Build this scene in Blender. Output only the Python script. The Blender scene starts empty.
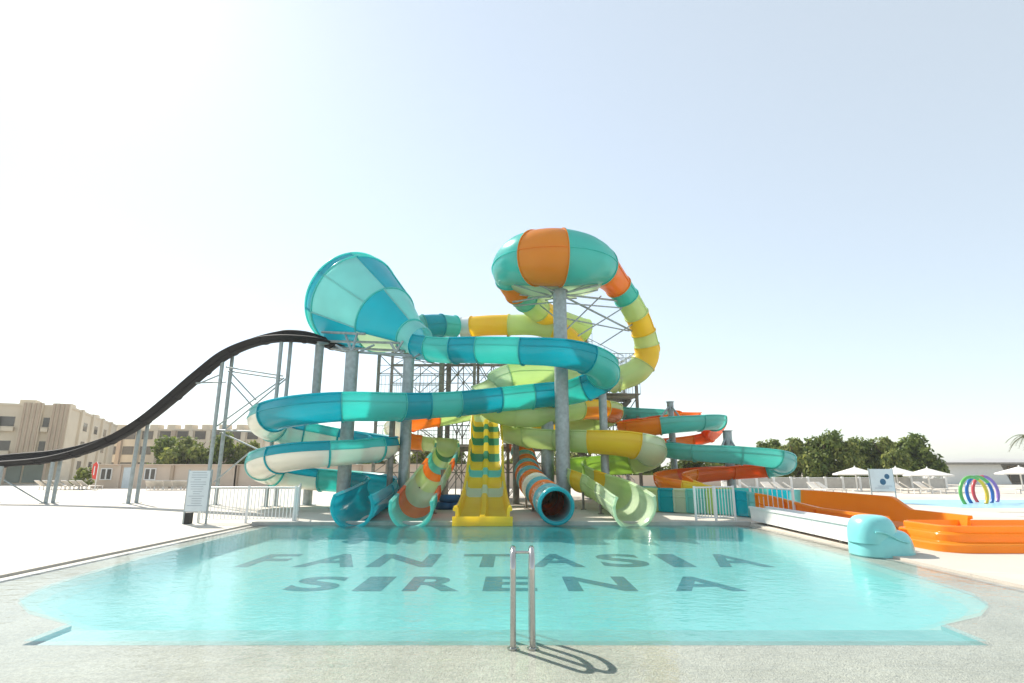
import bpy, math, random
from mathutils import Vector, Matrix
random.seed(7)
HAZE = .0005
SC = bpy.context.scene
COL = SC.collection
R = math.radians
# ------------------------------------------------------------------ camera
F, PITCH, EYE = 555.0, R(13.1), 1.55
CT, ST = math.cos(PITCH), math.sin(PITCH)
cam = bpy.data.cameras.new('camera'); camo = bpy.data.objects.new('camera', cam); COL.objects.link(camo)
camo.location = (0, 0, EYE); camo.rotation_euler = (math.pi/2 + PITCH, 0, 0)
cam.sensor_width = 36; cam.lens = F/1024*36; cam.clip_end = 20000; cam.clip_start = .05
SC.camera = camo

def P(px, py, d):
    """the point the survey saw at pixel (px, py), d metres ahead of the tripod"""
    xc, yc = (px-512)/F, (341.5-py)/F
    s = d/(CT - yc*ST)
    return Vector((xc*s, d, EYE + (ST + yc*CT)*s))
def G(px, py, z=0.0):
    xc, yc = (px-512)/F, (341.5-py)/F
    s = (z-EYE)/(ST + yc*CT)
    return Vector((xc*s, (CT - yc*ST)*s, z))
def PX(x, y, z):
    h = z-EYE; zc = y*CT + h*ST; yc = -y*ST + h*CT
    return 512+F*x/zc, 341.5-F*yc/zc

SHIFT = 4.3
def shifted(d):
    t = max(0, min(1, (d-16.6)/2.0)); return d + SHIFT*t*t*(3-2*t)
def Q(px, py, d): return P(px, py, shifted(d))
# ------------------------------------------------------------------ materials
MATS = {}
def lin(c):
    return tuple(((v/255)/12.92 if v/255 <= .04045 else ((v/255+.055)/1.055)**2.4) for v in c)
def mat(name, rgb, rough=.6, metal=0, noise=.12, scale=3.0, coat=0, trans=0, bump=0, bscale=40, rgb2=None, island=0):
    if name in MATS: return MATS[name]
    m = bpy.data.materials.new(name); m.use_nodes = True; MATS[name] = m
    nt = m.node_tree; N = nt.nodes; L = nt.links
    b = N['Principled BSDF']; out = N['Material Output']
    b.inputs['Roughness'].default_value = rough; b.inputs['Metallic'].default_value = metal
    b.inputs['Coat Weight'].default_value = coat; b.inputs['Coat Roughness'].default_value = .12
    tc = N.new('ShaderNodeTexCoord'); geo = N.new('ShaderNodeNewGeometry')
    nz = N.new('ShaderNodeTexNoise'); nz.inputs['Scale'].default_value = scale; nz.inputs['Detail'].default_value = 5
    L.new(geo.outputs['Position'], nz.inputs['Vector'])
    ramp = N.new('ShaderNodeMix'); ramp.data_type = 'RGBA'
    c2 = rgb2 or tuple(max(0, v*(1-noise)) for v in rgb); c1 = rgb if rgb2 else tuple(min(1, v*(1+noise)) for v in rgb)
    ramp.inputs['A'].default_value = (*c1, 1); ramp.inputs['B'].default_value = (*c2, 1)
    mr = N.new('ShaderNodeMapRange'); mr.inputs['From Min'].default_value = .3; mr.inputs['From Max'].default_value = .7
    L.new((geo.outputs['Random Per Island'] if island else nz.outputs['Fac']), mr.inputs['Value'])
    if island: mr.inputs['From Min'].default_value = 0; mr.inputs['From Max'].default_value = 1
    L.new(mr.outputs['Result'], ramp.inputs['Factor'])
    L.new(ramp.outputs['Result'], b.inputs['Base Color'])
    if bump:
        n2 = N.new('ShaderNodeTexNoise'); n2.inputs['Scale'].default_value = bscale; n2.inputs['Detail'].default_value = 3
        L.new(geo.outputs['Position'], n2.inputs['Vector'])
        bp = N.new('ShaderNodeBump'); bp.inputs['Strength'].default_value = bump; bp.inputs['Distance'].default_value = .02
        L.new(n2.outputs['Fac'], bp.inputs['Height']); L.new(bp.outputs['Normal'], b.inputs['Normal'])
    if trans:
        t = N.new('ShaderNodeBsdfTranslucent'); L.new(ramp.outputs['Result'], t.inputs['Color'])
        mx = N.new('ShaderNodeMixShader'); mx.inputs['Fac'].default_value = trans
        L.new(b.outputs['BSDF'], mx.inputs[1]); L.new(t.outputs['BSDF'], mx.inputs[2]); L.new(mx.outputs['Shader'], out.inputs['Surface'])
    return m
def fib(name, hexc, trans=.55):
    rgb = tuple(int(hexc[i:i+2], 16) for i in (0, 2, 4))
    return mat('fibreglass_'+name, lin(rgb), rough=.24, noise=.05, scale=.8, coat=.35, trans=trans)
blue = fib('deep_teal', '00c6d4'); aqua = fib('aqua', '68e4de'); laqua = fib('light_aqua', 'a0e2e0')
tgreen = fib('sea_green', '88e0d8'); orange = fib('orange', 'ffb03a'); yellow = fib('yellow', 'ffe650')
green = fib('light_green', 'e4f2be'); pale = fib('pale_green', 'e4f0d8'); cream = fib('cream', 'fff6e4', .14)
dgreen = fib('leaf_green', '55b086'); red_or = fib('burnt_orange', 'fc8e34'); skyb = fib('sky_blue', '2ec6d0')
st_or = fib('stripe_orange', 'f08a3a', .06); st_te = fib('stripe_slate', '7cc0c4', .06)
lime = fib('lime', 'cce68a')
black = mat('black_fibreglass', (.006, .0065, .009), rough=.78, noise=.3, scale=2)
white = mat('white_paint', (.8, .8, .78), rough=.4, noise=.03)
whitef = mat('white_fibreglass', (.78, .79, .78), rough=.3, noise=.04, coat=.2)
galv = mat('galvanised_steel', (.34, .39, .40), rough=.5, metal=.35, noise=.18, scale=6)
darksteel = mat('dark_steel', (.24, .225, .20), rough=.6, metal=.2, noise=.25, scale=5)
chrome = mat('polished_steel', (.50, .48, .45), rough=.16, metal=1, noise=.05)
rubber = mat('black_rubber', (.02, .02, .02), rough=.6)
fabric = mat('white_canvas', (.78, .76, .72), rough=.8, noise=.05, trans=.2)
bed = mat('pale_bed_fabric', (.72, .67, .6), rough=.8)
pinkwall = mat('beige_render', (.62, .51, .41), rough=.85, noise=.08, scale=.6, bump=.2)
stone = mat('sandstone_render', (.64, .555, .43), rough=.85, noise=.07, scale=.4, bump=.2)
stone2 = mat('brown_render', (.45, .35, .26), rough=.85, noise=.1, scale=.5)
glass = mat('dark_window_glass', (.10, .095, .085), rough=.08, noise=.1)
glassg = mat('greenish_window_glass', (.16, .22, .2), rough=.1, noise=.15, scale=.5)
redcloth = mat('red_banner_cloth', (.75, .07, .05), rough=.7)
bark = mat('bark', (.13, .09, .06), rough=.9, noise=.3, scale=8)
leafA = mat('leaves_dark', (.22, .27, .05), rough=.7, rgb2=(.06, .11, .02), island=1, trans=.4)
leafB = mat('leaves_olive', (.32, .34, .08), rough=.7, rgb2=(.10, .15, .03), island=1, trans=.4)
palml = mat('palm_leaves', (.17, .16, .07), rough=.6, rgb2=(.08, .10, .03), island=1, trans=.2)
signp = mat('pale_sign_panel', (.62, .70, .74), rough=.35, noise=.05)
signink = mat('grey_print', (.30, .36, .42), rough=.5)
signblue = mat('dark_blue_print', (.03, .12, .22), rough=.5)
mats_blue = mat('blue_foam', (.02, .12, .30), rough=.6)

# ------------------------------------------------------------------ mesh helpers
class MB:
    def __init__(s): s.v, s.f, s.m, s.mats = [], [], [], []
    def mi(s, m):
        if m is None: return 0
        if m not in s.mats: s.mats.append(m)
        return s.mats.index(m)
    def add(s, vs, fs, m=None):
        o = len(s.v); s.v += [Vector(v) for v in vs]; k = s.mi(m)
        for f in fs: s.f.append([i+o for i in f]); s.m.append(k)
    def box(s, c, d, m=None, rot=0, basis=None, bev=0):
        c = Vector(c); hx, hy, hz = d[0]/2, d[1]/2, d[2]/2
        vs = []
        for z in (-hz, hz):
            for x, y in ((-hx, -hy), (hx, -hy), (hx, hy), (-hx, hy)): vs.append(Vector((x, y, z)))
        if rot: M = Matrix.Rotation(rot, 3, 'Z'); vs = [M @ v for v in vs]
        if basis: vs = [basis @ v for v in vs]
        s.add([v+c for v in vs], [(0, 3, 2, 1), (4, 5, 6, 7), (0, 1, 5, 4), (1, 2, 6, 5), (2, 3, 7, 6), (3, 0, 4, 7)], m)
    def bar(s, a, b, w, h=None, m=None):
        a, b = Vector(a), Vector(b); h = h or w
        d = (b-a); L = d.length; d.normalize()
        up = Vector((0, 0, 1)) if abs(d.z) < .98 else Vector((0, 1, 0))
        x = d.cross(up).normalized(); y = x.cross(d).normalized()
        B = Matrix((x, d, y)).transposed()
        s.box((a+b)/2, (w, L, h), m, basis=B)
    def tube(s, pts, r, n=10, m=None, caps=True):
        pts = [Vector(p) for p in pts]; rr = r if isinstance(r, (list, tuple)) else [r]*len(pts)
        vs, fs = [], []; ref = None
        for i, p in enumerate(pts):
            t = (pts[min(i+1, len(pts)-1)] - pts[max(i-1, 0)]).normalized()
            if ref is None:
                ref = Vector((0, 0, 1)) if abs(t.z) < .9 else Vector((0, 1, 0))
            x = t.cross(ref).normalized(); ref = x.cross(t).normalized()
            for k in range(n):
                a = 2*math.pi*k/n; vs.append(p + (x*math.cos(a) + ref*math.sin(a))*rr[i])
        for i in range(len(pts)-1):
            for k in range(n):
                k2 = (k+1) % n; fs.append((i*n+k, i*n+k2, (i+1)*n+k2, (i+1)*n+k))
        if caps:
            fs.append(tuple(reversed(range(n)))); fs.append(tuple((len(pts)-1)*n+k for k in range(n)))
        s.add(vs, fs, m)
    def lathe(s, c, prof, n=24, m=None):
        c = Vector(c); vs, fs = [], []
        for r, z in prof:
            for k in range(n):
                a = 2*math.pi*k/n; vs.append(c+Vector((r*math.cos(a), r*math.sin(a), z)))
        for i in range(len(prof)-1):
            for k in range(n):
                k2 = (k+1) % n; fs.append((i*n+k, i*n+k2, (i+1)*n+k2, (i+1)*n+k))
        fs.append(tuple(reversed(range(n)))); fs.append(tuple((len(prof)-1)*n+k for k in range(n)))
        s.add(vs, fs, m)
    def prism(s, poly, z0, z1, m=None):
        n = len(poly); vs = [Vector((p[0], p[1], z0)) for p in poly] + [Vector((p[0], p[1], z1)) for p in poly]
        s.add(vs, [tuple(reversed(range(n))), tuple(range(n, 2*n))] + [(i, (i+1) % n, n+(i+1) % n, n+i) for i in range(n)], m)
    def torus(s, c, Rr, r, n=28, k=8, m=None, basis=None, a0=0, a1=2*math.pi):
        pts = []
        for i in range(n+1):
            a = a0+(a1-a0)*i/n; v = Vector((Rr*math.cos(a), 0, Rr*math.sin(a)))
            if basis: v = basis @ v
            pts.append(Vector(c)+v)
        s.tube(pts, r, k, m)
    def build(s, name, m=None, parent=None, smooth=None, wloc=None):
        loc = Vector(parent.get('_w', (0, 0, 0))) if parent else Vector((0, 0, 0))
        if wloc is not None: loc = Vector(wloc)
        me = bpy.data.meshes.new(name)
        me.from_pydata([v-loc for v in s.v], [], s.f)
        for mm in ([m] if m and not s.mats else s.mats): me.materials.append(mm)
        if s.mats and len(s.mats) > 1: me.polygons.foreach_set('material_index', s.m)
        if smooth:
            me.polygons.foreach_set('use_smooth', [True]*len(me.polygons)); me.set_sharp_from_angle(angle=R(smooth))
        me.update()
        o = bpy.data.objects.new(name, me); COL.objects.link(o)
        if parent:
            o.parent = parent; o['_w'] = tuple(loc)
            if parent.type == 'MESH': o.location = (0, 0, 0)
        elif wloc is not None: o.location = loc
        return o
def tag(o, label=None, cat=None, group=None, kind=None):
    if label: o['label'] = label
    if cat: o['category'] = cat
    if group: o['group'] = group
    if kind: o['kind'] = kind
    return o
def thing(name, label, cat, loc=(0, 0, 0), group=None):
    o = bpy.data.objects.new(name, None); COL.objects.link(o); o.location = loc; o['_w'] = tuple(loc); o.empty_display_size = .2
    return tag(o, label, cat, group)
def copy_tree(o, parent=None):
    c = o.copy(); COL.objects.link(c)
    if parent: c.parent = parent
    for ch in list(o.children): copy_tree(ch, c)
    return c

# ------------------------------------------------------------------ curve + sweep
def spline(keys, step=.16):
    """keys: list of (Vector, r); chord-length Hermite; returns evenly spaced (p, r)"""
    n = len(keys); p = [k[0] for k in keys]; r = [k[1] for k in keys]
    t = [0]
    for i in range(1, n): t.append(t[-1] + max(1e-4, (p[i]-p[i-1]).length**.75))
    def tan(a, i):
        if i == 0: return (a[1]-a[0])/(t[1]-t[0])
        if i == n-1: return (a[-1]-a[-2])/(t[-1]-t[-2])
        d0 = (a[i]-a[i-1])/(t[i]-t[i-1]); d1 = (a[i+1]-a[i])/(t[i+1]-t[i]); w = (t[i]-t[i-1])/(t[i+1]-t[i-1])
        return d0*(1-w) + d1*w
    dense = []
    for i in range(n-1):
        h = t[i+1]-t[i]; m0, m1 = tan(p, i), tan(p, i+1); q0, q1 = tan(r, i), tan(r, i+1)
        for j in range(24):
            u = j/24; a = 2*u**3-3*u*u+1; b = u**3-2*u*u+u; c = -2*u**3+3*u*u; d = u**3-u*u
            dense.append((p[i]*a + m0*(b*h) + p[i+1]*c + m1*(d*h), r[i]*a + q0*b*h + r[i+1]*c + q1*d*h))
    dense.append((p[-1], r[-1]))
    for _ in range(6):   # light smoothing of the surveyed points
        dense = [dense[0]] + [((dense[i-1][0]+dense[i][0]*2+dense[i+1][0])/4, (dense[i-1][1]+dense[i][1]*2+dense[i+1][1])/4) for i in range(1, len(dense)-1)] + [dense[-1]]
    acc = [0]
    for i in range(1, len(dense)): acc.append(acc[-1] + (dense[i][0]-dense[i-1][0]).length)
    N = max(4, int(acc[-1]/step)); out = []; j = 0
    for k in range(N+1):
        s = acc[-1]*k/N
        while j < len(acc)-2 and acc[j+1] < s: j += 1
        u = (s-acc[j])/max(1e-9, acc[j+1]-acc[j])
        out.append((dense[j][0].lerp(dense[j+1][0], u), dense[j][1]*(1-u)+dense[j+1][1]*u))
    return out
def frames(pts):
    fr = []; n = len(pts); prev = None
    for i in range(n):
        T = (pts[min(n-1, i+1)][0]-pts[max(0, i-1)][0]).normalized()
        S = T.cross(Vector((0, 0, 1)))
        if S.length < .15 and prev: S = prev
        S.normalize(); prev = S
        fr.append((T, S, S.cross(T)))
    return fr
def flume(root, keys, secs, amax=180, th=.045, seam=90, under=None, roll=None, flange=.05, name='flume_section', kcut=False):
    """keys (px,py,depth,r) or (Vector,r).  secs: list of (weight, material, [underside material])"""
    kk = [(k[0], k[1]) if isinstance(k[0], Vector) else (P(*k[:3]), k[3]) for k in keys]
    warp = not isinstance(keys[0][0], Vector)
    pts = spline(kk, .09 if warp else .16); n = len(pts)
    cuts = [0]
    if kcut:      # sections end at surveyed stations along the key points
        for s in secs:
            k = min(len(kk)-1, s[0]); a = int(k); q = kk[a][0].lerp(kk[min(a+1, len(kk)-1)][0], k-a)
            lo = cuts[-1]+1; hi = min(n, lo+60)
            cuts.append(n-1 if k >= len(kk)-1 else min(range(lo, max(lo+1, hi)), key=lambda i: (pts[min(i, n-1)][0]-q).length))
        cuts[-1] = n-1
    else:
        tot = sum(s[0] for s in secs); acc = 0
        for s in secs: acc += s[0]; cuts.append(round((n-1)*acc/tot))
    if warp:
        eye = Vector((0, 0, EYE)); w_ = []
        for q, r in pts: s = shifted(q.y)/q.y; w_.append((eye+(q-eye)*s, r*s))
        pts = w_
    fr = frames(pts)
    closed = amax >= 180
    def ring(i, r, ang):
        p, _ = pts[i]; T, S, N = fr[i]
        rl = roll(i/(n-1)) if roll else 0
        a = ang + rl
        return p + (S*math.sin(a) - N*math.cos(a))*r
    nA = 30
    for si, s in enumerate(secs):
        i0, i1 = cuts[si], min(n-1, cuts[si+1])
        if i1 <= i0: continue
        m = s[1]; um = s[2] if len(s) > 2 else m; ua = R(86)
        b = MB(); am = R(min(amax, 180))
        angs = [-am + 2*am*k/nA for k in range(nA+(0 if closed else 1))]
        # outer / inner skins
        def skin(off, inner):
            vs, idx = [], []
            for i in range(i0, i1+1):
                for a in angs: vs.append(ring(i, pts[i][1]-off, a))
            w = len(angs); main, low = [], []
            for q in range(i1-i0):
                for k in range(w if closed else w-1):
                    k2 = (k+1) % w
                    f = (q*w+k, q*w+k2, (q+1)*w+k2, (q+1)*w+k)
                    if inner: f = f[::-1]
                    mid = angs[k] + am/nA
                    (low if (abs(mid) < ua and um is not m and not inner) else main).append(f)
            if low:
                o = len(b.v); b.v += vs
                for fl, mm in ((main, m), (low, um)):
                    kx = b.mi(mm)
                    for f in fl: b.f.append([x+o for x in f]); b.m.append(kx)
            else: b.add(vs, main, m)
        skin(0, False); skin(th, True)
        # lips along the open top
        if not closed:
            for sg in (-1, 1):
                vs = []
                for i in range(i0, i1+1):
                    r = pts[i][1]; a = sg*am
                    for rr, aa in ((r-th, a), (r+.06, a), (r+.06, a-sg*.07), (r, a-sg*.07)): vs.append(ring(i, rr, aa))
                fs = [(q*4+k, q*4+(k+1) % 4, (q+1)*4+(k+1) % 4, (q+1)*4+k) for q in range(i1-i0) for k in range(4)]
                b.add(vs, fs, m)
        # side seams
        if seam:
            for sg in (-1, 1):
                vs = []
                for i in range(i0, i1+1):
                    r = pts[i][1]; a = sg*R(seam); e = .022/r
                    for rr, aa in ((r-.01, a-e), (r+.035, a-e), (r+.035, a+e), (r-.01, a+e)): vs.append(ring(i, rr, aa))
                fs = [(q*4+k, q*4+(k+1) % 4, (q+1)*4+(k+1) % 4, (q+1)*4+k) for q in range(i1-i0) for k in range(4)]
                b.add(vs, fs, m)
        # bolted ring flanges at both ends
        for e, sgn in ((i0, 1), (i1, -1)):
            T = fr[e][0]; vs = []; w = len(angs); r = pts[e][1]
            for a in angs:
                for rr, off in ((r-th, 0), (r+flange, 0), (r+flange, .035*sgn), (r-.002, .035*sgn)): vs.append(ring(e, rr, a) + T*(off + .0015*sgn))
            fs = []
            for k in range(w if closed else w-1):
                k2 = (k+1) % w
                for j in range(3):
                    f = (k*4+j, k*4+j+1, k2*4+j+1, k2*4+j); fs.append(f if sgn < 0 else f[::-1])
            b.add(vs, fs, m)
        b.build(name, None, root, smooth=40)
    return pts, fr
def legs_under(root, pts, fr, fracs, m=None, r=.045, z=0, off=0):
    n = len(pts)
    for fq in fracs:
        i = int(fq*(n-1)); p, rr = pts[i]; S = fr[i][1]; S = Vector((S.x, S.y, 0)).normalized()
        for sg in (-1, 1):
            a = p + S*(sg*rr*.75); top = p.z - rr*.62
            if top < .15: continue
            b = MB(); b.tube([(a.x, a.y, z), (a.x, a.y, top)], r, 8); b.box((a.x, a.y, z+.015), (.2, .2, .03))
            b.build('support_leg', m or darksteel, root)
# ------------------------------------------------------------------ sky, sun, exposure
SUN_EL, SUN_AZ = 42, -43          # azimuth measured from straight ahead (+Y), towards the right positive
w = bpy.data.worlds.new('World'); SC.world = w; w.use_nodes = True
nt = w.node_tree; bg = nt.nodes['Background']
sky = nt.nodes.new('ShaderNodeTexSky'); sky.sky_type = 'NISHITA'; sky.sun_disc = False
sky.sun_elevation = R(SUN_EL); sky.sun_rotation = R(SUN_AZ); sky.air_density = 1.0; sky.dust_density = .22; sky.ozone_density = 1.0; sky.altitude = 0
veil = nt.nodes.new('ShaderNodeMix'); veil.data_type = 'RGBA'; veil.blend_type = 'ADD'; veil.inputs['Factor'].default_value = 1
veil.inputs['B'].default_value = (4.3, 4.5, 4.15, 1)      # bright thin haze spread evenly over the whole sky
nt.links.new(sky.outputs['Color'], veil.inputs['A']); nt.links.new(veil.outputs['Result'], bg.inputs['Color']); bg.inputs['Strength'].default_value = .050
sl = bpy.data.lights.new('sun', 'SUN'); so = bpy.data.objects.new('sun', sl); COL.objects.link(so)
sl.energy = 3.3; sl.angle = R(.6); sl.color = (1, .93, .82)
sd = Vector((math.sin(R(SUN_AZ))*math.cos(R(SUN_EL)), math.cos(R(SUN_AZ))*math.cos(R(SUN_EL)), math.sin(R(SUN_EL))))
so.rotation_euler = sd.to_track_quat('Z', 'Y').to_euler(); so.location = (-20, 20, 30)
vs_ = SC.view_settings; vs_.view_transform = 'Standard'; vs_.look = 'None'; vs_.gamma = 1; vs_.exposure = 1.18; vs_.use_curve_mapping = False
SC.cycles.max_bounces = 10; SC.cycles.transparent_max_bounces = 16; SC.cycles.caustics_reflective = False
SC.cycles.use_denoising = True

# ------------------------------------------------------------------ ground and pool
def struct(o): o['kind'] = 'structure'; return o
XL, XR, YF, YN = -7.42, 6.80, 17.0, -6.0     # water sheet
sand = mat('sand', (.42, .36, .27), rough=.95, noise=.12, scale=.05)
deckm = mat('pale_deck', (.55, .505, .44), rough=.8, noise=.05, scale=.5, bump=.25, bscale=60)
def joints(m, sx, sy, dark=.80, wd=.012):
    """real cut joints between cast slabs: a narrow darker line on a world grid"""
    nt = m.node_tree; N = nt.nodes; L = nt.links
    b = N['Principled BSDF']; src = b.inputs['Base Color'].links[0].from_socket
    geo = N.new('ShaderNodeNewGeometry'); br = N.new('ShaderNodeTexBrick'); br.offset = 0
    br.inputs['Scale'].default_value = 1; br.inputs['Mortar Size'].default_value = wd; br.inputs['Brick Width'].default_value = sx; br.inputs['Row Height'].default_value = sy
    br.inputs['Color1'].default_value = (1, 1, 1, 1); br.inputs['Color2'].default_value = (.955, .955, .95, 1); br.inputs['Mortar'].default_value = (dark, dark, dark, 1)
    L.new(geo.outputs['Position'], br.inputs['Vector'])
    mx = N.new('ShaderNodeMix'); mx.data_type = 'RGBA'; mx.blend_type = 'MULTIPLY'; mx.inputs['Factor'].default_value = 1
    L.new(src, mx.inputs['A']); L.new(br.outputs['Color'], mx.inputs['B']); L.new(mx.outputs['Result'], b.inputs['Base Color'])
def speckle(m, sc, lo):
    nt = m.node_tree; N = nt.nodes; L = nt.links
    b = N['Principled BSDF']; src = b.inputs['Base Color'].links[0].from_socket
    geo = N.new('ShaderNodeNewGeometry'); vz = N.new('ShaderNodeTexVoronoi'); vz.inputs['Scale'].default_value = sc
    L.new(geo.outputs['Position'], vz.inputs['Vector'])
    sp = N.new('ShaderNodeSeparateColor'); L.new(vz.outputs['Color'], sp.inputs['Color'])
    mr = N.new('ShaderNodeMapRange'); mr.inputs['To Min'].default_value = lo; mr.inputs['To Max'].default_value = 1.12; L.new(sp.outputs[0], mr.inputs['Value'])
    mx = N.new('ShaderNodeMix'); mx.data_type = 'RGBA'; mx.blend_type = 'MULTIPLY'; mx.inputs['Factor'].default_value = 1
    L.new(src, mx.inputs['A']); L.new(mr.outputs['Result'], mx.inputs['B']); L.new(mx.outputs['Result'], b.inputs['Base Color'])
joints(deckm, 3.0, 3.0)
speckle(deckm, .33, .93)
b = MB(); b.add([(-9000, -9000, -.9), (9000, -9000, -.9), (9000, 9000, -.9), (-9000, 9000, -.9)], [(0, 1, 2, 3)])
struct(b.build('ground', sand))
# deck: a slab with the pool cut out of it (four pieces of one sheet)
def sheet(name, rects, z, m, depth=.85):
    b = MB()
    for x0, y0, x1, y1 in rects: b.box(((x0+x1)/2, (y0+y1)/2, z-depth/2), (x1-x0, y1-y0, depth), m)
    return struct(b.build(name, m))
sheet('pool_deck', [(-140, -40, XL-.22, 130), (XR+.16, -40, 140, 130), (XL-.22, YF+.35, XR+.16, 130)], .03, deckm)
gut = mat('gutter_tile', (.33, .31, .27), rough=.6, noise=.2, scale=4)
sheet('pool_gutter', [(XL-.22, YN, XL, YF), (XR, YN, XR+.16, YF)], -.012, gut, .8)
kerbm = mat('grey_kerb', (.42, .41, .38), rough=.8, noise=.15, scale=3)
b = MB(); b.box((( XL+XR)/2, YF+.175, -.36), (XR-XL+.38, .35, .9), kerbm)
struct(b.build('pool_kerb', kerbm))
# basin outline seen under water: an entry step in front, curved shoulders, straight sides
LP = [(-4.57, 5.68), (4.44, 5.68), (4.5, 6.35), (5.25, 6.75), (5.72, 7.2), (6.0, 7.8), (6.15, 8.8), (6.3, 11), (6.42, 14), (6.46, YF-.015), (-7.05, YF-.015), (-6.98, 14), (-6.85, 11), (-6.6, 9.0), (-6.42, 8.1), (-6.1, 7.4), (-5.5, 6.85), (-4.62, 6.35)]
FL = LP[2:-1] + [LP[-1]]
film = mat('pebble_deck', (.52, .495, .42), rough=.8, noise=.10, scale=1.1, bump=.8, bscale=70)
speckle(film, 55, .82)
joints(film, .3, .3, .90, .006)
basin = mat('pool_mosaic', (.25, .58, .56), rough=.5, noise=.06, scale=.7)
joints(basin, .25, .25, .93, .01)
stepm = mat('step_mosaic', (.25, .45, .42), rough=.55, noise=.12, scale=2)
joints(stepm, .1, .1, .94, .01)
# flooded shelf round the basin: a strip mesh from the outline to the water edge
def project(p):   # outline point -> outer rectangle
    x, y = p
    if y <= 5.7: return (XL if x < 0 else XR, YN)
    return (XL if x < 0 else XR, y)
out = [project(p) for p in LP]
b = MB(); n = len(LP); ZS = -.035
vs = [(x, y, ZS) for x, y in LP] + [(x, y, ZS) for x, y in out]
fs = [(i, n+i, n+(i+1) % n, (i+1) % n) for i in range(n) if i not in (9,)]
b.add(vs, fs)
struct(b.build('flooded_shelf', film))
ZB = -.36
def inset(p, t):
    x, y = p
    return (x*(1-t*(.24-.225*max(0, min(1, (y-7.5)/5)))), y if y > 16.9 else y+1.1*t*max(0, min(1, (14-y)/7)))
b = MB(); m_ = len(FL); NR = 9; vs = []
for k in range(NR+1):        # dished sides: steep at the lip, easing into the flat floor
    t = k/NR
    for i, q in enumerate(FL):
        x, y = inset(q, t); top = -.078 if i in (0, m_-1) else ZS-.002
        far = y > 16.9
        vs.append((x, y, top+(ZB-top)*math.sin(t*math.pi/2)**(1.0)))
edge1 = mat('pale_edge_glare', (.40, .53, .47), rough=.6, noise=.08, scale=2)  # pale rings painted for the glare that fades the basin edge into the shelf
edge2 = mat('mid_edge_glare', (.30, .54, .50), rough=.55, noise=.08, scale=2)
qf = lambda k0, k1: [(k*m_+(i+1) % m_, k*m_+i, (k+1)*m_+i, (k+1)*m_+(i+1) % m_) for k in range(k0, k1) for i in range(m_)]
o_ = len(b.v); b.v += [Vector(q) for q in vs]
for fl, mm in ((qf(0, 1), edge1), (qf(1, 2), edge2), (qf(2, NR)+[tuple(NR*m_+i for i in range(m_))], basin)):
    kx = b.mi(mm)
    for f in fl: b.f.append([q+o_ for q in f]); b.m.append(kx)
pool = struct(b.build('pool_basin', None, smooth=60))
b = MB(); b.add([(*LP[0], ZS), (*LP[0], -.078), (*LP[-1], -.078), (*LP[-1], ZS)], [(0, 1, 2, 3)]); b.add([(*LP[1], ZS), (*LP[1], -.078), (*LP[2], -.078), (*LP[2], ZS)], [(3, 2, 1, 0)]); b.add([(*LP[0], -.078), (*LP[1], -.078), (*LP[2], -.078), (*LP[-1], -.078)], [(0, 1, 2, 3)], stepm)
struct(b.build('entry_step', stepm))
# painted lettering on the basin floor
paint = mat('floor_lettering', (.004, .045, .085), rough=.6, noise=.3, scale=5)
def lettering(rows):
    z = ZB+.004; verts, faces = [], []
    for txt, yt, yb, cells in rows:
        y0_, y1_ = G(512, yb, z).y, G(512, yt, z).y
        for ch, (pc, pw) in zip(txt, cells):
            cu = bpy.data.curves.new('letter', 'FONT'); cu.body = ch; cu.size = 1; cu.offset = .03; cu.align_x = 'CENTER'
            o = bpy.data.objects.new('letter', cu); COL.objects.link(o)
            dg = bpy.context.evaluated_depsgraph_get(); me = bpy.data.meshes.new_from_object(o.evaluated_get(dg))
            xs = [v.co.x for v in me.vertices]; ys = [v.co.y for v in me.vertices]; xa_, xb_, ya_, yb_ = min(xs), max(xs), min(ys), max(ys)
            mid = (yt+yb)/2; cx = G(pc, mid, z).x; wd = G(pc+pw/2, mid, z).x - G(pc-pw/2, mid, z).x; off = len(verts)
            for v in me.vertices: verts.append((cx+((v.co.x-xa_)/(xb_-xa_)-.5)*wd, y0_+(v.co.y-ya_)/(yb_-ya_)*(y1_-y0_), z))
            for p in me.polygons: faces.append([off+k for k in p.vertices])
            bpy.data.objects.remove(o); bpy.data.meshes.remove(me)
    b = MB(); b.add(verts, faces); return b.build('lettering', paint, pool)
lettering([('FANTASIA', 554, 567, [(270, 36), (335, 58), (406, 62), (488, 54), (556, 50), (622, 46), (674, 22), (732, 52)]),
           ('SIRENA', 576.5, 591, [(318, 50), (375, 28), (435, 54), (510, 52), (598, 66), (700, 68)])])
# water: one surface, clear, with Fresnel reflection and small ripples
wm = bpy.data.materials.new('pool_water'); wm.use_nodes = True; nt = wm.node_tree; N = nt.nodes; L = nt.links
N.remove(N['Principled BSDF'])
tr = N.new('ShaderNodeBsdfTransparent'); tr.inputs['Color'].default_value = (.93, .98, .98, 1)
gl = N.new('ShaderNodeBsdfGlossy'); gl.inputs['Roughness'].default_value = .09
geo = N.new('ShaderNodeNewGeometry')
n1 = N.new('ShaderNodeTexNoise'); n1.inputs['Scale'].default_value = 9; n1.inputs['Detail'].default_value = 3
n2 = N.new('ShaderNodeTexNoise'); n2.inputs['Scale'].default_value = 3.2; n2.inputs['Detail'].default_value = 2
ad = N.new('ShaderNodeMath'); ad.operation = 'MULTIPLY_ADD'; ad.inputs[1].default_value = 1.6
mp = N.new('ShaderNodeMapping'); mp.inputs['Scale'].default_value = (.8, 1.25, 1)
L.new(geo.outputs['Position'], mp.inputs['Vector']); L.new(mp.outputs['Vector'], n1.inputs['Vector']); L.new(geo.outputs['Position'], n2.inputs['Vector'])
L.new(n2.outputs['Fac'], ad.inputs[0]); L.new(n1.outputs['Fac'], ad.inputs[2])
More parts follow.
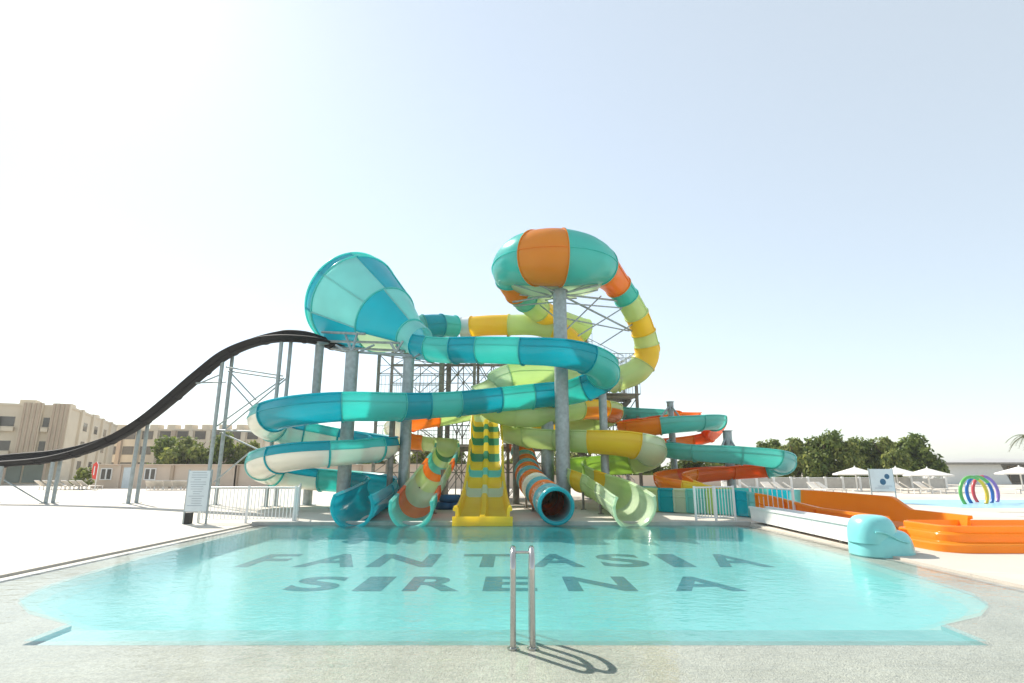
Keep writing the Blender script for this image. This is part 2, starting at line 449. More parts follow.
bp = N.new('ShaderNodeBump'); bp.inputs['Strength'].default_value = 1; bp.inputs['Distance'].default_value = .0048
L.new(ad.outputs[0], bp.inputs['Height']); L.new(bp.outputs['Normal'], gl.inputs['Normal'])
fr_ = N.new('ShaderNodeFresnel'); fr_.inputs['IOR'].default_value = 1.26; L.new(bp.outputs['Normal'], fr_.inputs['Normal'])
mx = N.new('ShaderNodeMixShader'); L.new(fr_.outputs[0], mx.inputs[0]); L.new(tr.outputs[0], mx.inputs[1]); L.new(gl.outputs[0], mx.inputs[2])
L.new(mx.outputs[0], N['Material Output'].inputs['Surface'])
# thin clear film over the shelf; over the basin the water body itself scatters some turquoise light
deep = wm.copy(); deep.name = 'deep_pool_water'; NN = deep.node_tree.nodes; LL = deep.node_tree.links
df = NN.new('ShaderNodeBsdfDiffuse'); df.inputs['Color'].default_value = (.10, .62, .66, 1)
m2_ = NN.new('ShaderNodeMixShader'); m2_.inputs[0].default_value = .2
tr2 = [q for q in NN if q.type == 'BSDF_TRANSPARENT'][0]; mx2 = [q for q in NN if q.type == 'MIX_SHADER' and q != m2_][0]
LL.new(tr2.outputs[0], m2_.inputs[1]); LL.new(df.outputs[0], m2_.inputs[2]); LL.new(m2_.outputs[0], mx2.inputs[1])
b = MB(); n = len(LP)
b.add([(x, y, 0) for x, y in LP] + [(x, y, 0) for x, y in out], [(i, n+i, n+(i+1) % n, (i+1) % n) for i in range(n) if i != 9])
struct(b.build('shelf_water', wm))
b = MB(); b.add([(x, y, 0) for x, y in LP], [tuple(range(n))])
struct(b.build('pool_water', deep))
# splash-pad pool far right, hills on the horizon
splash = mat('splash_pad_blue', (.30, .55, .68), rough=.35, noise=.08, scale=1)
b = MB(); b.add([(19.0, 24.2, .034), (60, 24.2, .034), (60, 31, .034), (17.5, 31, .034)], [(0, 1, 2, 3)])
struct(b.build('splash_pad', splash))
b = MB()
for k in range(5):
    y = 14+1.9*k; b.box((14.5+k*.9+20, y, .034), (40, .12, .008), kerbm)
struct(b.build('deck_drain', kerbm))
hm = mat('pale_hills', (.40, .36, .33), rough=1, noise=.15, scale=.01)
b = MB(); n = 60; vs = []; rr = random.Random(3)
hs = [rr.random() for _ in range(n+1)]
for i in range(n+1):
    x = -400 + 2600*i/n; u = i/n
    h = 8+ (34*math.exp(-((x-1750)/330)**2) + 14*math.exp(-((x-1250)/200)**2))*(.8+.4*hs[i])
    vs += [(x, 1900, -5), (x, 1950+60*hs[i], h*.6), (x, 2100, h), (x, 2500, -5)]
b.add(vs, [(i*4+j, (i+1)*4+j, (i+1)*4+j+1, i*4+j+1) for i in range(n) for j in range(3)])
struct(b.build('hills', hm, smooth=60))

# ------------------------------------------------------------------ pool ladder
lad = thing('pool_ladder', 'polished steel pool ladder with two arched rails standing at the near pool edge', 'ladder', (.1, 5.56, -.03))
for px in (513, 532.3):
    a = G(px, 645.5, -.03); x = a.x; pts = [(x, 5.56, -.03), (x, 5.56, .65)]
    for k in range(0, 9):
        t = math.pi*k/8; pts.append((x, 5.56+.19-.19*math.cos(t), .65+.16*math.sin(t)))
    pts += [(x, 5.94, -.5)]
    b = MB(); b.tube(pts, .028, 14); b.build('rail', chrome, lad, smooth=50)
    b = MB(); b.lathe((x, 5.56, -.033), [(.055, 0), (.055, .012), (.03, .022)], 20); b.build('foot_flange', chrome, lad, smooth=40)
xa, xb = G(513, 645.5, -.03).x, G(532.3, 645.5, -.03).x
b = MB(); b.tube([(xa, 5.66, .785), (xb, 5.66, .785)], .014, 10); b.build('cross_bar', chrome, lad, smooth=50)
for z in (-.12, -.36):
    b = MB(); b.box(((xa+xb)/2, 5.96, z), (xb-xa+.05, .09, .025)); b.build('tread', chrome, lad)

# ------------------------------------------------------------------ helpers for steel
def bracket_top(root, p, arms, m=galv):
    for a in arms:
        b = MB(); b.tube([p, a], .045, 8); b.build('bracket_arm', m, root)
def column(px, py_top, d, r, label, arms=(), group='steel columns carrying the slides', m=galv):
    top = Q(px, py_top, d); r *= shifted(d)/d; d = top.y
    t = thing('support_column', label, 'column', (top.x, d, .03), group)
    b = MB(); b.tube([(top.x, d, .03), (top.x, d, top.z)], r, 20); b.build('shaft', m, t, smooth=50)
    b = MB(); b.lathe((top.x, d, .03), [(r*1.9, 0), (r*1.9, .03), (r*1.02, .032)], 20); b.build('base_plate', m, t, smooth=40)
    b = MB(); b.lathe((top.x, d, top.z-.01), [(r*1.25, 0), (r*1.25, .03), (r*.4, .034)], 20); b.build('cap_plate', m, t, smooth=40)
    for a in arms:
        z0 = a[3] if len(a) > 3 else top.z-.15
        b = MB(); b.tube([(top.x, d, z0), Q(*a[:3])], .05, 8); b.build('bracket_arm', m, t)
    return t

# ------------------------------------------------------------------ black slide
t = thing('water_slide', 'long black open slide sweeping down to the left on grey legs', 'water slide', tuple(Q(190, 380, 27)))
bk = [(-150, 470, 29.5), (-60, 464, 28.6), (0, 458, 28), (55, 452.5, 27.6), (100, 439.5, 27.2), (140, 418, 26.8), (172, 393, 26.4), (200, 369, 26), (223, 351, 25.7), (250, 338.5, 25.3), (280, 332.5, 24.9), (310, 334, 25.8), (334, 341, 27.4), (352, 345, 29.2)]
bk = [(P(x, y, d), .46) for x, y, d in bk]
flume(t, bk, [(1, black)]*16, amax=90, seam=50, flange=.03, roll=lambda u: -.45)
def trestle(posts, label, extra=()):
    c = P(posts[0][2], posts[0][3], posts[0][4])
    tt = thing('slide_trestle', label, 'trestle', (c.x, c.y, .03), 'leg pairs under the black slide')
    posts = [(0, 0, px, py, d*1.163) for _, _, px, py, d in posts]; extra = [((a[0], a[1], a[2]*1.163), (q[0], q[1], q[2]*1.163)) for a, q in extra]
    c = P(*posts[0][2:]); tt.location = (c.x, c.y, .03); tt['_w'] = (c.x, c.y, .03)
    for (_, _, px, py, d) in posts:
        top = P(px, py, d)
        b = MB(); b.tube([(top.x, d, .03), (top.x, d, top.z)], .085, 12); b.build('post', galv, tt, smooth=50)
        b = MB(); b.box((top.x, d, .045), (.34, .34, .03)); b.build('base_plate', galv, tt)
    for a, bb in extra:
        b = MB(); b.tube([P(*a), P(*bb)], .035, 8); b.build('brace', galv, tt)
trestle([(0, 0, 139.5, 427, 23.4), (0, 0, 148, 423, 23.8)], 'grey leg pair under the black slide where it crosses the beige building end')
trestle([(0, 0, 53, 462, 23.6), (0, 0, 60.5, 460, 24)], 'leaning grey leg pair under the lowest stretch of the black slide', [((4, 480, 23.2), (43, 503, 23.4))])
trestle([(0, 0, 2, 466, 23.8), (0, 0, -8, 466, 24.2)], 'grey leg pair at the left picture edge under the black slide')
trestle([(0, 0, 223, 358, 22.2), (0, 0, 233, 352, 22.6)], 'tall grey leg pair beside the white board, braced to the next pair', [((226, 367, 22.3), (283, 376, 21.8)), ((228, 371, 22.5), (283, 379, 22)), ((230, 372, 22.4), (256, 400, 22.1)), ((231, 382, 22.4), (254, 408, 22.1)), ((217, 426, 22.3), (284, 378, 21.8)), ((222, 432, 22.5), (287, 378, 22)), ((196, 383, 22.3), (226, 382, 22.4)), ((198, 384, 22.5), (222, 374, 22.4)), ((217, 430, 22.3), (262, 432, 22)), ((222, 433, 22.4), (270, 455, 21.6)), ((214, 482, 22.4), (250, 452, 21.8))])
trestle([(0, 0, 281.5, 342, 21.4), (0, 0, 291, 341, 21.8)], 'grey leg pair under the crest of the black slide, nearest the cone')

# ------------------------------------------------------------------ cone and teal raft slide
t = thing('water_slide', 'deep teal and aqua open slide looping left in cream bottomed coils from the cone', 'water slide', tuple(Q(430, 400, 18.5)))
B_ = [(420, 344, 20.9, .58), (442, 348, 20.1, .56), (480, 348, 19.2, .54), (520, 349, 18.6, .54), (560, 351, 18.3, .55), (588, 358, 18.6, .56), (603, 369, 19.5, .56), (599, 380, 20.5, .56), (575, 389, 21.1, .56), (540, 393, 20.8, .55), (500, 397, 20.2, .54), (460, 401, 19.4, .53), (430, 403, 18.8, .52), (395, 404, 18.3, .56), (340, 404, 18.0, .57), (300, 408, 18.1, .58), (274, 414, 18.7, .58), (266, 421, 19.7, .58), (284, 428, 20.8, .58), (320, 434, 21.4, .57), (358, 440, 21.2, .55), (382, 444, 20.3, .53), (380, 446, 19.1, .5), (350, 449, 18.3, .5), (300, 453, 18.1, .52), (271, 459, 18.5, .53), (263, 465, 19.4, .53), (276, 471, 20.6, .52), (310, 476, 21.2, .5), (348, 479, 21, .5), (376, 483, 20.1, .5), (382, 488, 18.9, .52), (370, 497, 17.8, .56), (352, 507, 16.6, .60)]
A, D = aqua, blue
bs = [(.6, D), (1.4, A), (2.0, D), (3.1, A), (4.9, D), (6.5, A), (7.6, D), (8.65, A), (9.25, D), (10.05, A), (11.1, D), (12.05, A), (12.9, D), (13.95, A), (16.0, D), (17.6, laqua, cream), (18.6, D, cream), (19.6, A, cream), (21, D, cream), (22.2, D, cream), (23.45, A, cream), (24.6, D, cream), (25.8, laqua, cream), (27, A, cream), (28.3, D, cream), (29.2, A), (30.3, D), (31.6, skyb), (33, skyb)]
pts, fr = flume(t, B_, bs, amax=122, seam=92, kcut=True)
legs_under(t, pts, fr, (.955,), z=.03)
tornado = thing('slide_funnel', 'huge aqua and teal funnel lying on its side above the left slides', 'funnel', tuple(Q(360, 300, 22)))
c0, c1 = Q(357, 303, 23.6), Q(416, 339, 20.9)
ax = (c1-c0); LEN = ax.length; ax.normalize()
sx = ax.cross(Vector((0, 0, 1))).normalized(); sn = sx.cross(ax)
prof = [(-.6, 2.52), (0, 2.52), (LEN*.52, 1.68), (LEN*.92, .80), (LEN*1.06, .71)]
def crng(u, r, a, off=0): return c0 + ax*u + (sx*math.cos(a)+sn*math.sin(a))*(r+off)
EDG = [-70, -25, 20, 65, 110, 155, 200, 245]
PAN = [[(EDG[k], 45, c) for k, c in enumerate((aqua, blue, blue, aqua, laqua, aqua, blue, aqua))],
       [(EDG[k], 45, c) for k, c in enumerate((blue, laqua, laqua, blue, aqua, blue, aqua, blue))],
       [(-120, 90, pale), (-30, 90, blue), (60, 90, laqua), (150, 90, blue)], [(-180, 360, laqua)]]
for ri in range(4):
    (u0, r0), (u1, r1) = prof[ri], prof[ri+1]
    for A0, AW, mm in PAN[ri]:
        nsub = max(7, AW//6); w = R(AW); a0 = R(A0)
        b = MB(); vs = []
        for j in range(nsub+1):
            a = a0+w*j/nsub
            vs += [crng(u0+.001, r0, a), crng(u1-.001, r1, a), crng(u1-.001, r1-.05, a), crng(u0+.001, r0-.05, a)]
        fs = [(j*4+q, j*4+(q+1) % 4, j*4+4+(q+1) % 4, j*4+4+q) for j in range(nsub) for q in (0, 2)]
        b.add(vs, fs)
        if ri < 3: b.bar(crng(u0, r0, a0, .02), crng(u1, r1, a0, .02), .05, .07)   # raised joint along one edge
        b.build('funnel_panel', mm, tornado, smooth=40)
for u, r in prof[:4]:
    b = MB(); n = 64; pl = [crng(u, r, 2*math.pi*k/n, .02) for k in range(n+1)]; b.tube(pl, .045, 8); b.build('ring_flange', aqua if u != -.55 else tgreen, tornado, smooth=60)
flume(tornado, [(404, 331, 24.2, .5), (420, 327, 24.4, .52), (440, 325.5, 25, .52), (455, 326.5, 25.6, .5)], [(1, tgreen), (1, blue), (.9, aqua)], amax=180, name='entry_tube')
# steel frame under the funnel
fs_ = thing('funnel_cradle', 'weathered steel cradle of beams under the big funnel', 'steel frame', tuple(Q(350, 345, 21)))
for a, bb in [((322, 332, 22.2), (365, 334, 21)), ((322, 341, 22.4), (400, 343, 20.6)), ((330, 347, 22.8), (405, 351, 20.8)), ((352, 352, 19.9), (357, 334, 20.9)), ((352, 352, 19.9), (346, 336, 21.6)), ((396, 352, 20.3), (390, 342, 20.4)), ((396, 352, 20.3), (403, 341, 20.3)), ((318, 344, 21.2), (330, 343, 22.4)), ((330, 348, 23), (356, 352, 20)), ((357, 352, 20), (412, 356, 20.2))]:
    b = MB(); b.tube([Q(*a), Q(*bb)], .06, 8); b.build('beam', galv, fs_)

# ------------------------------------------------------------------ bowl tube (orange/teal/green) -> light green exit
t = thing('water_slide', 'orange, teal and green tube curling round the top bowl and down the right side', 'water slide', tuple(Q(560, 300, 19.5)))
D_ = [(585, 330, 27, .55), (560, 321, 26, .55), (542, 312, 24.8, .55), (529, 302, 23.6, .55), (517, 291, 22.4, .56), (511, 271, 21.2, .76), (519, 262.5, 20.2, .92), (536, 258, 19.2, 1.02), (555, 257.5, 18.9, 1.05), (574, 258.5, 19.1, 1.0), (591, 262, 19.9, .88), (601, 268.5, 21, .74), (614, 281, 22.2, .58), (627.5, 299, 23.2, .53), (638, 318, 24.0, .53), (645, 338, 24.6, .53), (647, 354, 24.9, .56), (638, 370, 25, .56), (615, 380, 25, .56), (575, 376, 24, .60), (530, 373, 22.8, .68), (502, 377, 22.4, .70), (488, 389, 22.3, .66), (494, 406, 21.6, .58), (525, 413, 21.3, .55), (562, 409, 22.3, .52), (592, 407, 23.6, .52), (612, 411, 25, .5), (603, 418, 26.3, .5), (565, 424, 26, .5), (525, 427, 25, .5), (508, 430, 23.6, .5), (524, 434, 22.2, .5), (555, 437, 21.2, .5), (590, 438.5, 20.4, .53), (622, 440, 20, .57), (645, 445, 20.3, .58), (650, 453, 21.2, .56), (636, 459, 22.2, .54), (606, 462, 22.6, .52), (582, 464, 22.2, .5), (570, 469, 21.2, .5), (578, 475, 20, .5), (595, 482, 18.9, .52), (615, 492, 17.8, .58), (635, 507, 16.5, .64)]
ds = [(2, green), (1.4, yellow), (1.2, green), (.9, tgreen), (1.0, orange), (1.4, aqua), (2.7, orange), (2.5, aqua), (1.7, orange), (.7, aqua), (1.3, green), (1.0, yellow), (1.4, green), (1.2, yellow), (2, green), (2, pale), (2, green), (2, green), (1.6, pale), (1.8, green), (1.5, green), (1.8, green), (1.8, yellow, orange), (1.5, green, red_or), (1.8, green), (2, green), (2, yellow), (2, orange, yellow), (1.6, green), (1.5, green), (1.5, green), (1.7, yellow), (1.4, pale), (1.5, green), (1.6, lime), (1.5, lime), (1.4, lime), (1.0, green), (.8, yellow), (1.3, green), (1.6, pale)]
# closed tube down to the straight behind the columns, open trough at the end
kk = D_
flume(t, kk[:19], [(1.2, green), (2.2, yellow), (3.2, green), (3.9, tgreen), (4.6, orange), (6.9, aqua), (8.3, orange), (10.7, aqua), (12.3, orange), (12.9, aqua), (13.8, green), (14.7, yellow), (15.5, green), (16.6, yellow), (18, green)], amax=180, seam=90, flange=.05, kcut=True)
pts, fr = flume(t, kk[18:], ds[15:], amax=118, seam=90, flange=.04)
legs_under(t, pts, fr, (.93, .965), z=.03)
bowl = t
b = MB(); cc = Q(556, 262, 20.6); b.lathe((cc.x, cc.y, 0), [(.4, cc.z-1.63), (1.2, cc.z-1.5), (2.1, cc.z-1.2), (2.4, cc.z-.75), (2.34, cc.z-.75), (2.0, cc.z-1.1), (1.1, cc.z-1.38), (.36, cc.z-1.46)], 40, pale); b.build('dish', None, bowl, smooth=40)
b = MB()
for k in range(8):
    a = k*math.pi/4+.2; b.tube([(cc.x+.3*math.cos(a), cc.y+.3*math.sin(a), cc.z-1.70), (cc.x+2.05*math.cos(a), cc.y+2.05*math.sin(a), cc.z-1.27)], .04, 8)
b.build('dish_ribs', galv, bowl)

# ------------------------------------------------------------------ yellow tube -> striped tube
t = thing('water_slide', 'closed tube striped orange, teal and cream with a round dark mouth at the pool', 'water slide', tuple(Q(530, 470, 20)))
Gk = [(462, 328, 26.5, .5), (480, 326, 26.2, .5), (510, 325, 25.8, .5), (540, 326, 25.6, .5), (568, 338, 25.6, .5), (580, 360, 26, .5), (572, 385, 26.6, .5), (545, 404, 27, .5), (522, 418, 27.2, .5), (515, 430, 26.8, .48), (519, 442, 26, .46), (523, 453, 24.8, .46), (526, 466, 22.9, .45), (530, 479, 20.9, .45), (538, 489, 19.2, .45), (547, 498, 17.8, .46), (556, 506, 16.7, .47)]
gs = [(.8, whitef), (2.6, yellow), (3, green), (3, yellow), (3, green), (3, yellow), (3, orange)] + [(1, m) for m in (st_or, st_te, st_or, st_te, st_or, st_te, st_or, st_te, st_or, cream, st_te, st_or, st_te)]
pts, fr = flume(t, Gk, gs, amax=180, seam=0, flange=.06)
e = pts[-1]; b = MB(); T_, S_, N_ = fr[-1]
for rr, off, tr_ in ((.49, .0, .055), (.485, .06, .05)):
    b.tube([e[0]+T_*off+(S_*math.cos(q)+N_*math.sin(q))*rr for q in [2*math.pi*k/48 for k in range(49)]], tr_, 10)
b.build('mouth_ring', skyb, t, smooth=60)
legs_under(t, pts, fr, (.87, .93), z=.03)

# ------------------------------------------------------------------ green/orange trough
t = thing('water_slide', 'light green open slide with orange bands ending beside the yellow lanes', 'water slide', tuple(Q(430, 480, 19)))
I_ = [(500, 406, 26, .5), (475, 409, 25, .5), (450, 413, 24.2, .5), (424, 417, 23.8, .5), (404, 422, 24.3, .5), (396, 429, 25.2, .5), (404, 437, 26.2, .5), (425, 440, 26.6, .5), (443, 442, 25.8, .5), (447, 449, 23.8, .5), (440, 463, 20.8, .5), (429, 480, 18.9, .53), (419, 496, 17.7, .57), (411, 508, 16.6, .60)]
is_ = [(2, yellow), (2, green), (1.4, orange), (1.6, cream), (1.4, green), (1.4, orange), (1.6, green), (1.6, green), (1.4, dgreen), (1.6, green), (1.3, tgreen), (1.0, orange), (1.3, green), (1.2, pale), (.8, red_or), (1.0, tgreen)]
pts, fr = flume(t, I_, is_, amax=108, seam=80, flange=.05)
legs_under(t, pts, fr, (.86, .93), z=.03)

# ------------------------------------------------------------------ yellow and green twin-lane slide
t = thing('water_slide', 'straight twin lane slide checkered yellow and green, dropping to the pool centre', 'water slide', (-.86, 18, .1))
HK = [((-.85, 16.72, .16), 1.58), ((-.85, 17.2, .19), 1.55), ((-.85, 17.6, .42), 1.40), ((-.86, 18.1, .85), 1.26), ((-.88, 18.8, 1.38), 1.17), ((-.92, 20.2, 2.22), 1.15), ((-1.0, 21.8, 3.12), 1.15), ((-1.05, 22.8, 3.62), 1.1), ((-1.15, 24.0, 3.9), 1.0), ((-1.3, 26.5, 4.2), 1.0)]
hp = spline([(Vector(k[0]), k[1]) for k in HK], .08)
hp = [(Vector((q.x*shifted(q.y)/q.y, shifted(q.y), 1.55+(q.z-1.55)*shifted(q.y)/q.y)), w_*shifted(q.y)/q.y) for q, w_ in hp]; n = len(hp)
hs_ = [(1.0, yellow), (.45, yellow), (.4, pale), (.5, yellow), (.45, tgreen), (.5, yellow), (.6, dgreen), (.6, yellow), (.6, dgreen), (.5, yellow), (.5, dgreen), (.5, yellow), (.6, green), (1.5, green), (2, green)]
tot = sum(s[0] for s in hs_); acc = 0
def hsec(i):
    p, w_ = hp[i]; hw = w_/2
    k = min(1, max(0, i/(n*.22))); wh = .34 - .06*k; flare = .07*(1-k)
    T = (hp[min(n-1, i+1)][0]-hp[max(0, i-1)][0]).normalized(); S = Vector((1, 0, 0)); Nn = S.cross(T).normalized()
    return p, S, Nn, hw, wh, flare
for (wt, mm) in hs_:
    i0 = round((n-1)*acc/tot); acc += wt; i1 = round((n-1)*acc/tot)
    if i1 <= i0: continue
    b = MB(); vs = []
    for i in range(i0, i1+1):
        p, S, Nn, hw, wh, fl_ = hsec(i)
        sec = [(-hw-fl_, wh), (-hw+.07, wh), (-hw+.10, .05), (-hw+.2, 0), (-.14, 0), (-.07, .15), (.07, .15), (.14, 0), (hw-.2, 0), (hw-.10, .05), (hw-.07, wh), (hw+fl_, wh), (hw+fl_, wh-.08), (hw, wh-.1), (hw, -.12), (-hw, -.12), (-hw, wh-.1), (-hw-fl_, wh-.08)]
        vs += [p+S*u+Nn*v for u, v in sec]
    q = 18
    b.add(vs, [(i*q+k, i*q+(k+1) % q, (i+1)*q+(k+1) % q, (i+1)*q+k) for i in range(i1-i0) for k in range(q)] + ([tuple(range(q))] if i0 == 0 else []))
    b.build('lane_section', mm, t, smooth=35)
# side rails stay yellow the whole way, front apron
for sg in (-1, 1):
    b = MB(); b.tube([hsec(i)[0]+hsec(i)[1]*(sg*(hsec(i)[3]+.0))+hsec(i)[2]*(hsec(i)[4]+.02) for i in range(0, int(n*.72))], .055, 8); b.build('side_rail', yellow, t, smooth=60)
b = MB(); b.box((-.85, 16.74, .13), (1.74, .09, .26)); b.build('front_apron', yellow, t)
for y in (21.5, 25.5):
    for sg in (-1, 1):
        b = MB(); b.tube([(-1.05+sg*.55, y, .03), (-1.05+sg*.55, y, (.42 if y < 22 else 2.3))], .06, 8); b.build('support_leg', darksteel, t)
# ------------------------------------------------------------------ right-hand orange/teal slide
t = thing('water_slide', 'orange and sea green open slide winding out over the right side on three columns', 'water slide', tuple(P(720, 440, 24)))
K_ = [(596, 407, 28, .46), (630, 411, 27.6, .46), (668, 413, 27.2, .46), (690, 414.5, 26.4, .46), (684, 417, 25.2, .46), (655, 419, 24.6, .46), (634, 422, 24, .46), (629, 426, 23.2, .48), (642, 424.5, 22.5, .50), (662, 421.5, 22.2, .50), (690, 419.5, 22.2, .48), (710, 418.5, 22.7, .46), (715, 421, 23.8, .46), (707, 434, 25.6, .40), (690, 438, 26, .40), (664, 441, 25.6, .44), (657, 444, 24.2, .48), (675, 446.5, 22.8, .50), (700, 448.5, 22.3, .51), (740, 450.5, 21.9, .52), (768, 453.5, 22, .53), (781, 459, 23, .53), (774, 465, 24.8, .5), (742, 468, 25.6, .48), (705, 470.5, 25.2, .5), (678, 473.5, 24.2, .54), (669, 478, 22.9, .56), (680, 482, 22, .56), (703, 488, 21.5, .56), (722, 493, 21.4, .54), (740, 498, 21.0, .5)]
ks = [(1, tgreen), (2.4, tgreen), (3.5, orange), (5, orange), (6.3, red_or), (7.5, orange), (8.85, orange), (10.3, tgreen, tgreen), (11.6, tgreen), (13, red_or), (14, red_or), (15.2, orange), (16.4, laqua), (17.8, tgreen), (19, tgreen), (20.2, tgreen), (21.3, laqua), (22.2, tgreen), (23.3, red_or), (24.6, red_or), (26, orange), (27.3, orange), (28.1, yellow), (28.7, yellow), (30, whitef)]
K_ = [(lambda o: (P(x, y, d+o), r*(d+o)/d))(SHIFT*(1 if i < 12 else max(0, (27-i)/15))) for i, (x, y, d, r) in enumerate(K_)]
flume(t, K_, ks, amax=104, seam=80, flange=.05, kcut=True)
# runout lane: low trough with upright walls, teal and green boards then orange, ending in a stepped pan
amber = fib('amber', 'ffb03c')
lane = thing('runout_lane', 'long runout lane of teal and green then orange walls, ending in an orange stepped pan', 'slide lane', (8.9, 16, .03))
ck = [(Vector((4.9, 23.1, .2)), .8), (Vector((6.6, 21.9, .2)), .8), (Vector((8.2, 20.6, .2)), .82), (Vector((8.95, 18.6, .2)), .85), (Vector((9.05, 16, .18)), .85), (Vector((9.05, 12.6, .16)), .85)]
lp = spline(ck, .15); lf = frames(lp); n = len(lp)
ls = [(1, tgreen), (.75, green), (.8, blue), (.6, pale), (.8, tgreen), (.7, lime), (.7, aqua), (.7, tgreen), (.9, blue), (.6, laqua), (2.2, orange), (2.2, orange), (2.2, orange), (1.6, amber)]
tot = sum(s[0] for s in ls); acc = 0
for wt, mm in ls:
    i0 = round((n-1)*acc/tot); acc += wt; i1 = round((n-1)*acc/tot)
    b = MB(); vs = []
    for i in range(i0, i1+1):
        p, hw = lp[i]; S = lf[i][1]; u = i/(n-1)
        far = .72 if u < .80 else .72-.28*min(1, (u-.80)/.05)       # far wall drops near the pan
        near = .72 if u < .36 else .72-.30*min(1, (u-.36)/.42)
        sec = [(hw+.10, near), (hw, near), (hw-.08, .12), (hw-.2, .0), (-hw+.2, 0), (-hw+.08, .12), (-hw, far), (-hw-.10, far), (-hw-.10, far-.07), (-hw-.04, far-.08), (-hw-.04, -.14), (hw+.04, -.14), (hw+.04, near-.3), (hw+.07, near-.32), (hw+.04, near-.34), (hw+.04, near-.08), (hw+.10, near-.07)]
        vs += [p + S*a_ + Vector((0, 0, z_)) for a_, z_ in sec]
    q = 17
    b.add(vs, [(i*q+k, i*q+(k+1) % q, (i+1)*q+(k+1) % q, (i+1)*q+k) for i in range(i1-i0) for k in range(q)])
    e = i0; p, hw = lp[e]; T_, S_ = lf[e][0], lf[e][1]
    u = e/(n-1); near = .72 if u < .36 else .72-.30*min(1, (u-.36)/.42)
    if S_.x < 0 or 1: b.bar(p+S_*(hw+.06)+Vector((0, 0, -.12)), p+S_*(hw+.06)+Vector((0, 0, near-.01)), .07, .05)
    b.build('wall_section', mm, lane, smooth=30)
for i in range(6, n, 14):
    p, hw = lp[i]
    b = MB(); b.box((p.x, p.y, .045), (1.2, .12, .03)); b.build('ground_bearer', darksteel, lane)
def rrect(x0, y0, x1, y1, r, n=6):
    o = []
    for cx, cy, a0 in ((x1-r, y1-r, 0), (x0+r, y1-r, 90), (x0+r, y0+r, 180), (x1-r, y0+r, 270)):
        for k in range(n+1):
            a = R(a0+90*k/n); o.append((cx+r*math.cos(a), cy+r*math.sin(a)))
    return o
pan = MB(); q = None; vs = []
levels = [(0.0, .0), (.0, .13), (.025, .155), (.05, .16), (.16, .165), (.185, .18), (.19, .30), (.21, .325), (.30, .33), (.325, .345), (.33, .44), (.35, .46), (.42, .46), (.44, .44), (.50, .12), (.6, .08)]
x0, y0, x1, y1 = 8.22, 11.1, 12.4, 12.95
for ins, z in levels: vs += [(x, y, z+.03) for x, y in rrect(x0+ins*.9, y0+ins*.9, x1-ins*.5, y1-ins*.25, max(.12, .42-ins*.35))]
m_ = 28
pan.add(vs, [(i*m_+k, i*m_+(k+1) % m_, (i+1)*m_+(k+1) % m_, (i+1)*m_+k) for i in range(len(levels)-1) for k in range(m_)] + [tuple((len(levels)-1)*m_+k for k in range(m_))])
pan.build('stepped_pan', amber, lane, smooth=35)
# white channel along the pool's right edge
ch = thing('water_channel', 'low white trough along the right pool edge running up to the aqua dome', 'channel', (7.25, 15, .03))
prof = [(-.3, .46), (-.2, .46), (-.17, .16), (.17, .16), (.2, .46), (.3, .46), (.3, .40), (.27, .39), (.24, .05), (-.24, .05), (-.27, .39), (-.3, .40)]
a_, c_ = Vector((7.42, 17.4, .05)), Vector((7.22, 11.7, .05)); dirv = (c_-a_).normalized(); sv = Vector((-dirv.y, dirv.x, 0))
for k in range(3):
    p0, p1 = a_.lerp(c_, k/3), a_.lerp(c_, (k+1)/3-.004)
    b = MB(); q = len(prof)
    b.add([p0+sv*u+Vector((0, 0, v)) for u, v in prof]+[p1+sv*u+Vector((0, 0, v)) for u, v in prof], [(i, (i+1) % q, q+(i+1) % q, q+i) for i in range(q)] + [tuple(range(q)), tuple(range(2*q-1, q-1, -1))])
    b.build('channel_section', whitef, ch, smooth=30)
    b = MB(); m2 = p0.lerp(p1, .5); b.box((m2.x, m2.y, .055), (.3, .1, .07)); b.build('foot', darksteel, ch)
# aqua dome
dm = thing('dome_cover', 'smooth aqua domed cover with a lower shoulder at the pool corner', 'dome', (7.25, 11.3, .03))
aquad = mat('aqua_gelcoat', (.22, .62, .62), rough=.3, noise=.08, scale=2, coat=.3)
def blob(b, c, sx_, sy_, h, pz=.38, nn=40, mm=14):
    vs = []
    for j in range(mm+1):
        v = j/mm; ph = v*math.pi/2
        rad = math.cos(ph)**pz if j < mm else 0; z = h*math.sin(ph)**.75
        for k in range(nn):
            a = 2*math.pi*k/nn; ca, sa = math.cos(a), math.sin(a)
            e = 1/((abs(ca)**2.4+abs(sa)**2.4)**(1/2.4))
            wob = 1+.015*math.sin(3*a+1)
            vs.append((c[0]+sx_*rad*ca*e*wob, c[1]+sy_*rad*sa*e*wob, c[2]+z))
    b.add(vs, [(j*nn+k, j*nn+(k+1) % nn, (j+1)*nn+(k+1) % nn, (j+1)*nn+k) for j in range(mm) for k in range(nn)])
b = MB(); blob(b, (7.07, 11.25, -.01), .53, .48, .46, .32); b.build('lower_shell', aquad, dm, smooth=60)
b = MB(); blob(b, (6.92, 11.22, .22), .40, .40, .50, .50); b.build('upper_shell', aquad, dm, smooth=60)
b = MB(); b.tube([(6.73+.6*k/10, 10.785+.02*abs(k-5)/5, .44-.17*(k/10)+.03*math.sin(k*.6)) for k in range(11)], .018, 8); b.build('lip_roll', aquad, dm, smooth=60)

